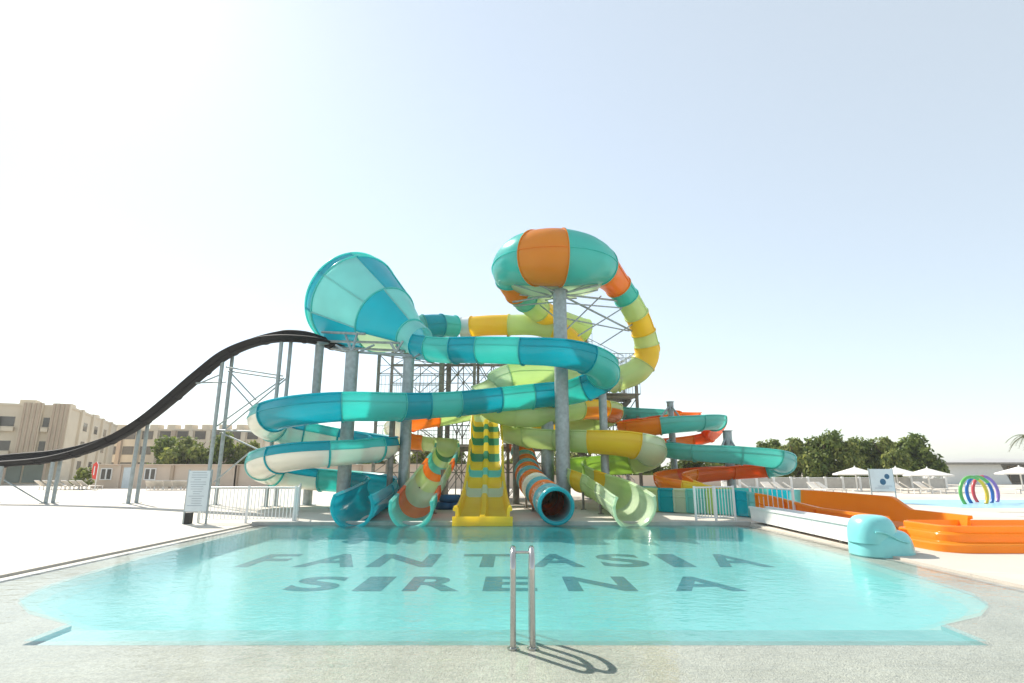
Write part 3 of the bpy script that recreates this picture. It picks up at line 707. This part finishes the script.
# ------------------------------------------------------------------ railings
def railing(label, a, bpt, h, nb, posts, group='white railings'):
    a, bpt = Vector(a), Vector(bpt); t = thing('railing', label, 'railing', tuple(a), group)
    up = Vector((0, 0, 1))
    b = MB(); b.tube([a+up*h, bpt+up*h], .022, 8); b.tube([a+up*.12, bpt+up*.12], .016, 8); b.build('rails', white, t)
    b = MB()
    for k in range(1, nb): p = a.lerp(bpt, k/nb); b.tube([p+up*.12, p+up*h], .014, 6)
    b.build('bars', white, t)
    for k in range(posts+1):
        p = a.lerp(bpt, k/posts); b = MB(); b.box((p.x, p.y, p.z+(h+.04)/2), (.06, .06, h+.04)); b.build('post', white, t)
    return t
zd = .03
railing('white barred railing along the far pool edge next to the pale board', (-9.35, 17.32, zd), (-6.55, 17.4, zd), 1.03, 26, 2)
railing('white barred railing running back from the pool beside the teal coil', (-6.5, 17.45, zd), (-8.3, 22.5, zd), 1.0, 22, 2)
railing('white railing gate at the far right pool corner before the teal and green lane', (5.55, 17.5, zd), (7.0, 18.2, zd), 1.02, 13, 2)
railing('white railing standing in front of the start of the orange lane walls', (8.0, 19.3, zd), (8.1, 16.6, zd), .98, 9, 1)

# ------------------------------------------------------------------ boards
def board(name, label, cat, base, w_, h, lift, rows, rot=0, blobs=()):
    t = thing(name, label, cat, tuple(base)); Mx = Matrix.Rotation(rot, 3, 'Z'); base = Vector(base)
    q = lambda x, y, z: base + Mx @ Vector((x, y, z))
    for s in (-1, 1):
        b = MB(); b.bar(q(s*w_/2, 0, 0), q(s*w_/2, 0, lift+h+.03), .045); b.build('post', galv, t)
    b = MB(); b.box(q(0, -.03, lift+h/2), (w_-.03, .02, h), rot=rot); pnl = b.build('panel', signp, t)
    b = MB()
    for (x, z, ww, hh) in rows: b.box(q(x*w_, -.0425, lift+z*h), (ww*w_, .003, hh*h), rot=rot)
    b.build('printing', signink, pnl)
    if blobs:
        b = MB()
        for (x, z, r) in blobs:
            pts = [q(x*w_+r*w_*math.cos(k*.524), -.0435, lift+z*h+r*w_*math.sin(k*.524)) for k in range(12)]
            b.add(pts, [tuple(range(12))])
        b.build('emblem', signblue, pnl)
    return t
rr = random.Random(5)
rows = [(rr.uniform(-.06, .02), .95-k*.058, rr.uniform(.4, .72) if k not in (3, 9) else .3, .012) for k in range(15)]
bd = board('notice_board', 'tall pale notice board on legs at the far left pool corner', 'notice board', (-9.28, 17.0, .03), .66, 1.16, .36, rows)
b = MB(); b.box((-9.5, 17.06, .19), (.14, .2, .32)); b.build('ballast_box', rubber, bd)
board('notice_board', 'pale board with dark blue round marks behind the orange lane', 'notice board', tuple(G(885, 503, .03)), 1.15, 1.05, .55, [(rr.uniform(-.1, .1), .12+.04*k, .6, .012) for k in range(4)], blobs=((.22, .66, .11), (.02, .42, .13)))

# ------------------------------------------------------------------ support columns
galvd = galv
bigcol = column(559.5, 291, 19.9, .25, 'tallest thick grey column in the middle, carrying the orange and teal bowl', [(520, 290, 21, 0), (535, 283, 19.4), (598, 285, 20), (612, 300, 22.6), (629, 302, 23.4), (632, 331, 24.2), (513, 302, 21.8)][1:])
for a, bb in [((563, 303, 19.9), (622, 308, 22.8)), ((563, 318, 19.9), (629, 331, 24)), ((566, 330, 20), (601, 296, 22)), ((578, 336, 20.6), (621, 309, 22.8)), ((600, 345, 22), (636, 322, 24)), ((556, 302, 19.9), (514, 306, 22.4)), ((556, 318, 19.9), (540, 305, 23))]:
    b = MB(); b.tube([Q(*a), Q(*bb)], .035, 8); b.build('brace', galv, bigcol)
column(547, 405, 21.6, .24, 'grey column standing close behind the tallest middle column')
column(409, 358, 19.9, .2, 'grey column under the narrow end of the funnel', [(396, 346, 20.6), (420, 354, 20.2)])
column(352.5, 352, 19.6, .23, 'thick grey column under the funnel, passing behind the upper teal coil', [(336, 345, 20.8), (374, 345, 20.6)])
column(393, 412, 19.3, .1, 'slim dark column beside the right bend of the cream bottomed coils', m=darksteel)
column(320, 343, 21.8, .17, 'grey column joining the black slide to the wide end of the funnel')
column(602, 384, 20.6, .15, 'grey column under the right bend of the upper teal slide', [(588, 372, 19.8), (612, 372, 20.2)])
column(670, 402, 24.2, .14, 'thick column rising above the orange slide, left of the sea green bend', [(690, 430, 22.6), (650, 432, 23)])
column(727, 431, 22.3, .17, 'short thick column inside the rightmost sea green bend', [(742, 459, 21.6), (716, 459, 21.8)])
column(516, 440, 22.4, .13, 'dark column between the yellow lanes and the striped tube', m=darksteel)
column(443, 470, 20.2, .08, 'thin post under the light green open slide', m=darksteel)
for k, (x0_, y0_, d0, x1_, y1_, d1) in enumerate([]): pass

# ------------------------------------------------------------------ stair tower
tw = thing('slide_tower', 'open steel stair tower with braced bays and railed platforms behind the slides', 'tower', (0, 29, .03))
cols_px = [377, 396, 441, 474, 508, 545, 588, 612, 637]
Y0, Y1 = 31.5, 35.0
xs = [P(p, 400, Y0).x for p in cols_px]
xs = [xs[0], xs[2], xs[3], xs[4], xs[5], xs[6], xs[8]]
HT = 9.2; LV = [2.9, 5.75, 8.25]
for i, x in enumerate(xs):
    for y in (Y0, Y1):
        h = 7.1 if i == 6 else HT
        b = MB(); b.box((x, y, h/2+.03), (.16 if i != 1 else .3, .16, h)); b.build('tower_column', darksteel, tw)
for zi, z in enumerate(LV):
    for i in range(len(xs)-1):
        if z > 7 and i == 5: continue
        for y in (Y0, Y1): b = MB(); b.bar((xs[i], y, z-.12), (xs[i+1], y, z-.12), .1, .16); b.build('floor_beam', darksteel, tw)
for i in range(len(xs)-1):
    for zi, (za, zb) in enumerate(((.1, 2.8), (3.0, 5.6), (5.85, 8.1))):
        if zb > 7 and i == 5: continue
        b = MB()
        for y in (Y0+.02, Y1):
            if (i+zi) % 2: b.tube([(xs[i], y, za), (xs[i+1], y, zb)], .028, 6); b.tube([(xs[i], y+.06, zb), (xs[i+1], y+.06, za)], .028, 6)
            else:
                mxx = (xs[i]+xs[i+1])/2; b.tube([(xs[i], y, zb), (mxx, y, za+.5)], .028, 6); b.tube([(xs[i+1], y, zb), (mxx, y, za+.5)], .028, 6)
            zm = (za+zb)/2; xm = (xs[i]+xs[i+1])/2; b.tube([(xs[i], y, zm), (xs[i+1], y, zm)], .03, 6); b.tube([(xm, y+.03, za), (xm, y+.03, zb)], .03, 6)
            b.tube([(xs[i], y+.1, zm), (xm, y+.1, zb)], .022, 6); b.tube([(xm, y+.1, zb), (xs[i+1], y+.1, zm)], .022, 6); b.tube([(xs[i], y, zm+.5), (xs[i+1], y, zm+.5)], .016, 6)
        b.tube([(xs[i], Y0, zb), (xs[i+1], Y1, zb)], .03, 6)
        b.build('cross_brace', darksteel, tw)
def platform(x0, x1, z, y0=Y0-.1, y1=Y1+.1):
    b = MB(); b.box(((x0+x1)/2, (y0+y1)/2, z), (x1-x0, y1-y0, .06)); b.build('platform', darksteel, tw)
    for y in (y0, y1):
        b = MB(); b.tube([(x0, y, z+1.05), (x1, y, z+1.05)], .022, 6); b.tube([(x0, y, z+.55), (x1, y, z+.55)], .016, 6)
        k = 0; x = x0
        while x <= x1+.01:
            b.tube([(x, y, z), (x, y, z+1.05)], .014, 5); x += .22
        b.build('platform_railing', galv, tw)
platform(xs[1]-.4, xs[2]+.3, 8.3); platform(xs[4]-.3, xs[5]+.35, 8.3); platform(xs[0], xs[1], 5.8); platform(xs[5]-.1, xs[6]+.2, 5.8); platform(xs[2], xs[4], 5.8)
platform(xs[5]+.5, xs[6]+.1, 7.1, Y0-.1, Y0+1.2); platform(xs[0], xs[3], 2.95); platform(xs[4], xs[6], 2.95)
def stair(a, bb, y, wd=1.0):
    a, bb = Vector((a[0], y, a[1])), Vector((bb[0], y, bb[1])); o = Vector((0, wd, 0)); up = Vector((0, 0, 1))
    b = MB(); b.bar(a, bb, .05, .22); b.bar(a+o, bb+o, .05, .22); b.build('stair_stringer', darksteel, tw)
    n = max(4, int((bb.z-a.z)/.19)); b = MB()
    for k in range(n): p = a.lerp(bb, (k+.5)/n); b.box(p+o*.5, (.28, wd, .03))
    b.build('stair_treads', darksteel, tw)
    b = MB()
    for oo in (Vector((0, 0, 0)), o):
        b.tube([a+oo+up*.95, bb+oo+up*.95], .022, 6)
        for k in range(n+1): p = a.lerp(bb, k/n)+oo; b.tube([p, p+up*.95], .012, 5)
    b.build('stair_railing', galv, tw)
stair((xs[6]+.1, 3.0), (xs[5]+.4, 5.75), Y0+.1); stair((xs[5]+.5, 5.8), (xs[6]-.1, 7.1), Y0-.9); stair((xs[6], .05), (xs[5]-.6, 2.9), Y0+1.7); stair((xs[5]+.3, 2.95), (xs[6]+.1, 5.75), Y0+2.2); stair((xs[6]-.6, 7.1), (xs[5], 8.25), Y0+.2, .9)
stair((xs[0]+.1, 3.0), (xs[1]-.2, 5.75), Y0+1.5)

# ------------------------------------------------------------------ stacked blue tubes behind the green slide
for k, (px, z, lab) in enumerate([(446, .14, 'blue swim ring lying left behind the light green slide'), (456, .14, 'blue swim ring lying right behind the light green slide'), (451, .42, 'blue swim ring stacked on top of the other two')]):
    c = P(px, 495, 23.5); b = MB(); b.torus((c.x, 23.5, .03+z), .36, .15, 24, 10, basis=Matrix(((1, 0, 0), (0, 0, 1), (0, 1, 0))))
    o = b.build('swim_ring', mats_blue, None, smooth=60, wloc=(c.x, 23.5, .03)); tag(o, lab, 'swim ring', 'blue swim rings')
# ------------------------------------------------------------------ left background: wall, hotel, beds, banner
def windowed(name, parent, x, y, z, w_, h, g=glass, rot=0, mull=1):
    Mx = Matrix.Rotation(rot, 3, 'Z'); c = Vector((x, y, z)); q = lambda a, b_, c_: c + Mx @ Vector((a, b_, c_))
    b = MB(); b.box(q(0, -.03, 0), (w_, .06, h), rot=rot); wnd = b.build('window', g, parent)
    b = MB()
    for s in (-1, 1): b.box(q(s*w_/2, -.05, 0), (.07, .1, h+.07), rot=rot); b.box(q(0, -.048, s*h/2), (w_-.07, .1, .07), rot=rot)
    for k in range(mull): b.box(q(-w_/2+w_*(k+1)/(mull+1), -.052, 0), (.12, .1, h-.08), rot=rot)
    b.build('frame', white if mull else stone2, wnd)
    return wnd
def lx(px, d, py=478): return P(px, py, d).x
WY = 51
ph = thing('pool_house', 'long low beige building with small paired windows behind the sun beds', 'building', (lx(210, WY), WY, .03))
x0, x1 = lx(92, WY), lx(545, WY)
b = MB(); b.box(((x0+x1)/2, WY+1.5, 1.02), (x1-x0, 3, 2.04)); b.build('wall', pinkwall, ph)
b = MB(); b.box(((x0+x1)/2, WY+1.45, 2.07), (x1-x0+.3, 3.3, .09)); b.build('parapet', pinkwall, ph)
for px in (106, 150): windowed('w', ph, lx(px, WY), WY, 1.25, .95, .95)
b = MB(); b.box((lx(127.5, WY), WY-.03, .93), (.8, .06, 1.8)); b.build('door', signp, ph)
for k, px in enumerate((119, 172, 235, 236.5, 300, 360, 430)):
    b = MB(); b.box((lx(px, WY), WY-.08, 1.0), (.28, .16, 1.98)); b.build('pilaster', stone2 if k % 2 else pinkwall, ph)
lw = thing('garden_wall', 'low pinkish wall below the dark trees behind the right slides', 'wall', (lx(640, WY), WY, .03))
xb_ = lx(735, WY); b = MB(); b.box(((x1+xb_)/2+.1, WY+.15, .55), (xb_-x1-.3, .3, 1.06)); b.build('wall', pinkwall, lw); b = MB(); b.box(((x1+xb_)/2+.1, WY+.15, 1.11), (xb_-x1-.3, .4, .07)); b.build('coping', stone, lw)
# hotel block A
hb = thing('hotel_building', 'tall sandy hotel block with ribbed brown pilasters at the left edge', 'building', (-56, 68, .03))
ang = math.atan2(-1, -2)          # facade runs left and towards us
e0 = Vector((-54.2, 68, 0)); fd = Vector((-2, -1, 0)).normalized(); bd_ = Vector((-1, 2, 0)).normalized()
H = 9.05
def hbox(u0, u1, v0, v1, z0, z1, m, name, par):
    c = e0+fd*((u0+u1)/2)+bd_*((v0+v1)/2); b = MB(); b.box((c.x, c.y, (z0+z1)/2), (abs(u1-u0), abs(v1-v0), z1-z0), rot=math.atan2(fd.y, fd.x)); return b.build(name, m, par)
hbox(0, 26, 0, 34, .03, H, stone, 'wall', hb); hbox(-.12, 26, -.12, 34.1, H, H+.25, stone, 'parapet', hb)
for u0, u1 in ((-.25, 1.5), (2.4, 4.3), (7.2, 9)):
    hbox(u0, u1, -.55, .1, 2.6, H+.42, stone, 'pilaster', hb)
    for k in range(4): hbox(u0+.12+k*(u1-u0)/4, u0+.12+k*(u1-u0)/4+.22, -.72, -.5, 2.9, H+.35, stone2, 'pilaster_rib', hb)
for u in (1.95, 5.6, 6.5, 10.5):
    for z in (4.4, 7.2):
        hbox(u-.7 if u > 5 else u-.3, u+.7 if u > 5 else u+.3, -.04, .02, z-.55, z+.55, glass, 'window', hb)
        hbox(u-.8 if u > 5 else u-.35, u+.8 if u > 5 else u+.35, -.5, .0, z-1.15, z-.65, stone, 'balcony', hb)
hbox(-1, 20, -3.2, 0, 2.5, 2.75, stone, 'canopy', hb)
for u in (.5, 4, 7.5, 11): hbox(u, u+.2, -3.1, -2.9, .03, 2.5, stone2, 'canopy_post', hb)
for u in (1.2, 3.4, 5.8, 8.2): hbox(u, u+2.0, -.06, .02, .2, 2.3, glassg, 'glass_front', hb)
for v in (6, 13, 20, 27): hbox(-.3, .1, v, v+1.2, .1, H+.35, stone, 'side_pilaster', hb)
for v in (9, 16, 23):
    for z in (2.2, 4.8, 7.3): hbox(-.03, .02, v, v+2.2, z-.5, z+.6, glass, 'side_window', hb)
for u, v in ((1, 6), (2, 14), (4, 3), (1, 22)): hbox(u, u+1.6, v, v+2.2, H+.25, H+1.05, stone, 'roof_housing', hb)
wg = thing('hotel_building', 'long distant sandy hotel wing with balconies above the left trees', 'building', (lx(170, 105), 105, .03))
wx0, wx1 = lx(96, 105), lx(262, 105); WH = P(170, 430.5, 105).z
b = MB(); b.box(((wx0+wx1)/2, 109, WH/2), (wx1-wx0, 8, WH)); b.build('wall', stone, wg)
b = MB(); b.box(((wx0+wx1)/2, 109, WH+.15), (wx1-wx0+.4, 8.4, .3)); b.build('parapet', stone, wg)
for k in range(9):
    x = wx0+1.8+k*(wx1-wx0-3)/8.4
    for z in (2.3, 5.2, 8.0):
        b = MB(); b.box((x, 104.97, z), (2.0, .06, 1.5)); b.build('window', glass, wg)
    b = MB(); b.box((x+1.75, 104.75, WH/2), (.7, .5, WH-.1)); b.build('pilaster', stone if k % 3 else stone2, wg)
    b = MB(); b.box((x+.3, 107, WH+.75), (1.5, 2, .9)); b.build('roof_housing', stone, wg)
# sun beds
def sunbed():
    t = thing('sun_bed', 'x', 'sun bed', (0, 0, .03), 'sun beds')
    b = MB(); b.box((0, .35, .33), (.62, 1.25, .06), bev=0); b.build('seat', bed, t)
    b = MB(); b.bar((0, .95, .34), (0, 1.55, .78), .62, .06); b.build('backrest', bed, t)
    for sx_ in (-.27, .27):
        for y in (-.2, 1.1): b = MB(); b.box((sx_, y, .165), (.05, .05, .28)); b.build('leg', white, t)
    return t
proto = sunbed(); first = True
spots = []
for i, px in enumerate((58, 66, 75, 84, 92, 99)): spots.append((lx(px, 47.5), 47.5, R(160), ['pale sun bed left of the red banner, first of the row', 'pale sun bed second from the left end of the row', 'pale sun bed third from the left end of the row', 'pale sun bed just left of the red banner pole', 'pale sun bed right beneath the red banner', 'pale sun bed right of the red banner under the window'][i]))
for i, px in enumerate((155, 163, 172, 181, 189)): spots.append((lx(px, 47), 47, R(200), ['pale sun bed first right of the trestle legs', 'pale sun bed second right of the trestle legs', 'pale sun bed third right of the trestle legs', 'pale sun bed second left of the tall notice board', 'pale sun bed just left of the tall notice board'][i]))
for i, px in enumerate((737, 752, 765, 780, 795, 810, 826, 842)): spots.append((lx(px, 38), 38+.3*(i % 2), R(10+25*(i % 3)), 'pale sun bed in the row above the orange lane, number %d counted from the sea green bend' % (i+1)))
for i, px in enumerate((912, 926, 938, 950, 1012)): spots.append((lx(px, 39), 39, R(20+40*(i % 2)), ['pale sun bed right of the blue marked board', 'pale sun bed under the right umbrella, nearest its pole', 'pale sun bed between the umbrella and the hoops', 'pale sun bed seen through the left side of the hoops', 'pale sun bed at the right picture edge beyond the hoops'][i]))
nm = ['first', 'second', 'third', 'fourth', 'fifth', 'sixth', 'seventh', 'eighth']
for i, (x, y, a, lab) in enumerate(spots):
    o = proto if i == 0 else copy_tree(proto)
    if 'number' in lab: lab = 'pale sun bed above the orange lane, %s from the sea green bend' % nm[i-11]
    o.location = (x, y, .03); o.rotation_euler.z = a; o['label'] = lab
bn = thing('feather_banner', 'red feather banner on a white pole before the low building', 'banner', (lx(96.5, 46), 46, .03))
b = MB(); x = lx(96.5, 46); b.tube([(x, 46, .03), (x, 46, 2.0), (x-.15, 46, 2.25)], .03, 8); b.build('pole', white, bn)
b = MB(); b.add([(x-.02, 46, .85), (x-.38, 46.05, .95), (x-.50, 46.02, 1.5), (x-.42, 45.97, 2.05), (x-.2, 46, 2.25), (x-.02, 46, 2.1)]+[(x-.02, 46.02, .85), (x-.38, 46.07, .95), (x-.50, 46.04, 1.5), (x-.42, 45.99, 2.05), (x-.2, 46.02, 2.25), (x-.02, 46.02, 2.1)], [(0, 1, 2, 3, 4, 5), (11, 10, 9, 8, 7, 6)]+[(i, (i+1) % 6, 6+(i+1) % 6, 6+i) for i in range(6)]); b.build('cloth', redcloth, bn)
b = MB(); b.box((x-.25, 45.96, 1.55), (.08, .02, .7)); b.build('printing', white, bn)

# ------------------------------------------------------------------ right background
fx = thing('fence', 'white posted fence with pale panels below the right trees', 'fence', (lx(800, 46), 46, .03))
fpan = mat('pale_fence_panel', (.50, .48, .44), rough=.5, noise=.1)
x0, x1 = lx(722, 46), lx(945, 46); k = 0; nseg = 13
for k in range(nseg+1):
    x = x0+(x1-x0)*k/nseg; b = MB(); b.box((x, 46, .55), (.16, .16, 1.05)); b.build('post', white, fx)
    if k < nseg:
        xm = x+(x1-x0)/nseg/2; b = MB(); b.box((xm, 46.02, .55), ((x1-x0)/nseg-.2, .05, .78)); b.build('panel', fpan, fx)
        b = MB(); b.box((xm, 46, .99), ((x1-x0)/nseg-.16, .07, .06)); b.build('rail', white, fx)
def umbrella(px, d, label, h=2.05):
    x = lx(px, d); t = thing('parasol', label, 'parasol', (x, d, .03), 'white parasols')
    b = MB(); b.tube([(x, d, .03), (x, d, h+.05)], .05, 10); b.build('pole', white, t)
    b = MB(); b.lathe((x, d, .03), [(.35, 0), (.35, .06), (.08, .1)], 16); b.build('base', white, t)
    b = MB(); n = 8; rad = 1.55; top = (x, d, h+.12); rim = [(x+rad*math.cos(k*math.pi/4+.2), d+rad*math.sin(k*math.pi/4+.2), h-.38) for k in range(n)]; low = [(p[0], p[1], p[2]-.1) for p in rim]
    b.add([top]+rim+low, [(0, 1+k, 1+(k+1) % n) for k in range(n)]+[(1+k, n+1+k, n+1+(k+1) % n, 1+(k+1) % n) for k in range(n)]); b.build('canopy', fabric, t)
    b = MB()
    for p in rim: b.tube([(x, d, h+.08), (p[0], p[1], p[2]-.02)], .015, 5)
    b.build('ribs', white, t); b = MB(); b.lathe((x, d, h+.1), [(.05, 0), (.05, .08), (.01, .12)], 8); b.build('finial', white, t)
umbrella(856, 43.5, 'white parasol left of the blue marked board', 1.5+.2)
umbrella(897, 45.5, 'white parasol half hidden behind the blue marked board', 1.7)
umbrella(928.5, 42, 'white parasol between the trees and the white building', 1.62)
umbrella(1021, 44, 'white parasol cut by the right picture edge', 1.75)
wb = thing('white_building', 'low white building with a slanted end and thin dark roof edge', 'building', (lx(980, 66), 66, .03))
D_ = 66; xa, xb2, xc = lx(938, D_), lx(1003, D_), lx(1011, D_); zt = P(970, 464.5, D_).z
b = MB(); b.add([(xa, D_, .03), (xc, D_, .03), (xb2, D_, zt), (xa, D_, zt), (xa, D_+9, .03), (xc, D_+9, .03), (xb2, D_+9, zt), (xa, D_+9, zt)], [(0, 1, 2, 3), (7, 6, 5, 4), (1, 5, 6, 2), (0, 3, 7, 4), (3, 2, 6, 7)]); b.build('wall', white, wb)
b = MB(); b.box(((xa+lx(1080, D_))/2, D_+5, zt+.12), (lx(1080, D_)-xa, 12, .22)); b.build('roof_edge', darksteel, wb)
b = MB(); b.box(((xb2+lx(1080, D_))/2+.4, D_+5.5, zt/2), (lx(1080, D_)-xb2, 6.5, zt-.05)); b.build('rear_wall', kerbm, wb)
windowed('w', wb, lx(1015, D_+2.2), D_+2.22, 1.1, 1.2, 1.9, mull=0)
# spray hoops
def hoop(px, d, rad, cols, label, yaw=R(12)):
    x = lx(px, d); t = thing('spray_hoop', label, 'spray hoop', (x, d, .03), 'spray hoops on the splash pad')
    Bs = Matrix.Rotation(yaw, 3, 'Z'); n = len(cols)
    for i, (m, a0, a1) in enumerate(cols):
        b = MB(); b.torus((x, d, .03+rad*.62), rad, .075, 24, 10, basis=Bs, a0=R(a0), a1=R(a1)); b.build('tube', m, t, smooth=60)
pg = mat('green_gloss_paint', (.12, .42, .10), rough=.3); pb = mat('blue_gloss_paint', (.03, .14, .42), rough=.3); py_ = mat('yellow_gloss_paint', (.75, .50, .04), rough=.3); pr = mat('red_gloss_paint', (.65, .07, .08), rough=.3); pp = mat('violet_gloss_paint', (.28, .15, .42), rough=.3)
hoop(971, 27.0, .76, [(pg, 60, 218), (py_, -38, 60)], 'green and yellow spray hoop, nearest of the three')
hoop(977, 27.8, .76, [(pb, 100, 218), (pg, 40, 100), (pb, -38, 40)], 'blue spray hoop with a green crown, middle of the three')
hoop(983, 28.6, .76, [(pr, 90, 218), (pp, -38, 90)], 'red and violet spray hoop, farthest of the three')

# ------------------------------------------------------------------ trees
def crown_mesh(seed, w_, h, n, leaf, m):
    rr = random.Random(seed); b = MB(); blobs = []
    for k in range(24):
        a = rr.uniform(0, 6.283); q = rr.random()**.6; z = rr.uniform(.22, 1.0)
        sp = w_*(.5 if z < .7 else .36)*math.sin(min(1, z*1.25+.15)*math.pi*.62+.3)
        blobs.append((Vector((math.cos(a)*q*sp, math.sin(a)*q*sp, h*z*.9)), rr.uniform(.12, .24)*w_))
    for k in range(n):
        c, r = blobs[rr.randrange(len(blobs))]
        d = Vector((rr.gauss(0, 1), rr.gauss(0, 1), rr.gauss(0, 1))).normalized(); q = rr.uniform(.45, 1.08)
        p = c + d*r*q*(1, 1, .8)[0]; p.z = c.z + d.z*r*q*.85
        if p.z < .15: p.z = .15+rr.random()*.5
        nn = (d + Vector((rr.gauss(0, .6), rr.gauss(0, .6), rr.gauss(0, .6)+.3))).normalized(); x = nn.orthogonal().normalized(); x = Matrix.Rotation(rr.uniform(0, 6.28), 3, nn) @ x; y = nn.cross(x)
        s = leaf*rr.uniform(.6, 1.4)
        b.add([p-x*s-y*s*.35, p+y*s*-.55, p+x*s*1.1, p+y*s*.6], [(0, 1, 2, 3)])
    return b
def trunk_mesh(seed, h):
    rr = random.Random(seed); b = MB(); b.tube([(0, 0, -.1), (.05, 0, h*.25), (-.04, .05, h*.5), (.08, 0, h*.75)], [.16, .13, .09, .03], 8)
    for k in range(6):
        a = k*1.05; z = h*(.2+.08*k); b.tube([(0, 0, z), (math.cos(a)*.6, math.sin(a)*.6, z+.5), (math.cos(a)*1.1, math.sin(a)*1.1, z+1.1)], [.07, .05, .02], 6)
    return b
protos = []
for i in range(4):
    r = thing('tree', 'x', 'tree', (0, 0, 0), 'trees')
    m = leafA if i % 2 == 0 else leafB
    crown_mesh(11+i, 4.4, 4.4, 5200, .19, m).build('crown', m, r); trunk_mesh(30+i, 4.2).build('trunk', bark, r)
    protos.append(r)
used = set()
def tree(i, px, d, pytop, wpx, label):
    top = P(px, pytop, d).z; wid = wpx*d/F
    r = protos[i] if i not in used else copy_tree(protos[i]); used.add(i)
    r.location = (lx(px, d), d, .0); r.scale = (wid/4.6, wid/4.6, top/4.5); r.rotation_euler.z = px*.7; r['label'] = label; r['group'] = 'trees behind the water park'
for q in [(0, 772, 62, 440, 34, 'small tree top peeping over the sea green bend'), (1, 797, 60, 432, 46, 'rounded tree just right of the sea green bend'), (2, 826, 59, 431, 48, 'broad olive tree left of the tall pair, above the left parasol'), (3, 848, 58, 439, 36, 'lower tree directly behind the left parasol'), (0, 866, 60, 438, 38, 'dark tree behind the blue marked board'), (1, 886, 59, 431, 40, 'tall bushy tree right above the blue marked board'), (2, 918, 61, 433, 44, 'tall tree at the right end of the row, beside the white building'), (3, 903, 62, 443, 34, 'lower tree between the two tall ones on the right'),
          (1, 752, 64, 446, 40, 'dark tree hidden mostly by the sea green bend'), (0, 648, 58, 447, 44, 'dark tree behind the thick right column'), (2, 690, 60, 452, 50, 'dark tree under the orange bend'), (3, 722, 61, 455, 44, 'low dark tree between the two right columns'), (1, 612, 60, 452, 44, 'dark tree behind the light green trough'),
          (0, 165, 57, 437, 42, 'leftmost bushy tree above the low beige building'), (1, 190, 56, 431, 46, 'tallest bushy tree left of the tall grey leg pair'), (2, 216, 57, 433, 44, 'bushy tree behind the tall grey leg pair'), (3, 243, 58, 441, 34, 'tree half hidden by the lowest cream bottomed coil'),
          (3, 420, 57, 447, 46, 'dark tree seen between the slim column and the green slide'), (0, 452, 58, 446, 46, 'dark tree left of the yellow lanes'), (2, 335, 58, 449, 50, 'dark tree behind the cream bottomed coils'), (1, 520, 58, 450, 46, 'dark tree behind the striped tube'), (3, 570, 59, 450, 44, 'dark tree behind the two middle columns'), (2, 378, 58, 452, 44, 'dark tree behind the thick column under the funnel')]: tree(*q)
# shrub near the banner
sh = thing('shrub', 'small yellow green shrub by the sun beds left of the banner', 'shrub', (0, 0, 0))
crown_mesh(77, 1.5, 1.9, 500, .16, leafB).build('foliage', leafB, sh)
b = MB(); b.tube([(0, 0, 0), (0, 0, .9)], .04, 6); b.build('stem', bark, sh)
sh.location = (lx(81, 49), 49, 0)
# palm at the right edge
pt = P(1028, 436, 40); pm = thing('palm_tree', 'palm with drooping fronds at the right picture edge', 'palm', (pt.x, 40, 0))
b = MB(); b.tube([(pt.x, 40, 0), (pt.x+.1, 40, pt.z*.5), (pt.x, 40, pt.z)], [.17, .14, .12], 10); b.build('trunk', bark, pm)
for k in range(18):
    a = k*2*math.pi/18+.1; rr_ = random.Random(k); el = rr_.uniform(-.1, .8); L_ = rr_.uniform(1.0, 1.35); b = MB(); prev = None
    dirh = Vector((math.cos(a), math.sin(a), 0)); sd_ = Vector((-math.sin(a), math.cos(a), 0)); pts = []
    for j in range(9):
        u = j/8; pts.append(Vector((pt.x, 40, pt.z)) + dirh*(L_*u) + Vector((0, 0, L_*(el*u - .95*u*u))))
    b.tube(pts, [.02*(1-.8*j/8) for j in range(9)], 5)
    for j in range(1, 9):
        for s in (-1, 1):
            for f in (0, .5):
                p = pts[j-1].lerp(pts[j], f); q_ = p + sd_*s*.28*(1-j/14) + dirh*.16 + Vector((0, 0, -.14))
                b.add([p, p+dirh*.035, q_], [(0, 1, 2)])
    b.build('frond', palml, pm)
for o in SC.objects:
    if '_w' in o: del o['_w']

if HAZE:
    hz = bpy.data.materials.new('haze'); hz.use_nodes = True; N = hz.node_tree.nodes; N.remove(N['Principled BSDF'])
    pv = N.new('ShaderNodeVolumePrincipled'); pv.inputs['Color'].default_value = (.95, .96, .97, 1); pv.inputs['Density'].default_value = HAZE; pv.inputs['Anisotropy'].default_value = .35
    hz.node_tree.links.new(pv.outputs[0], N['Material Output'].inputs['Volume'])
    b = MB(); b.box((0, 1000, 23), (9000, 3600, 50)); o = b.build('haze', hz); o['kind'] = 'stuff'
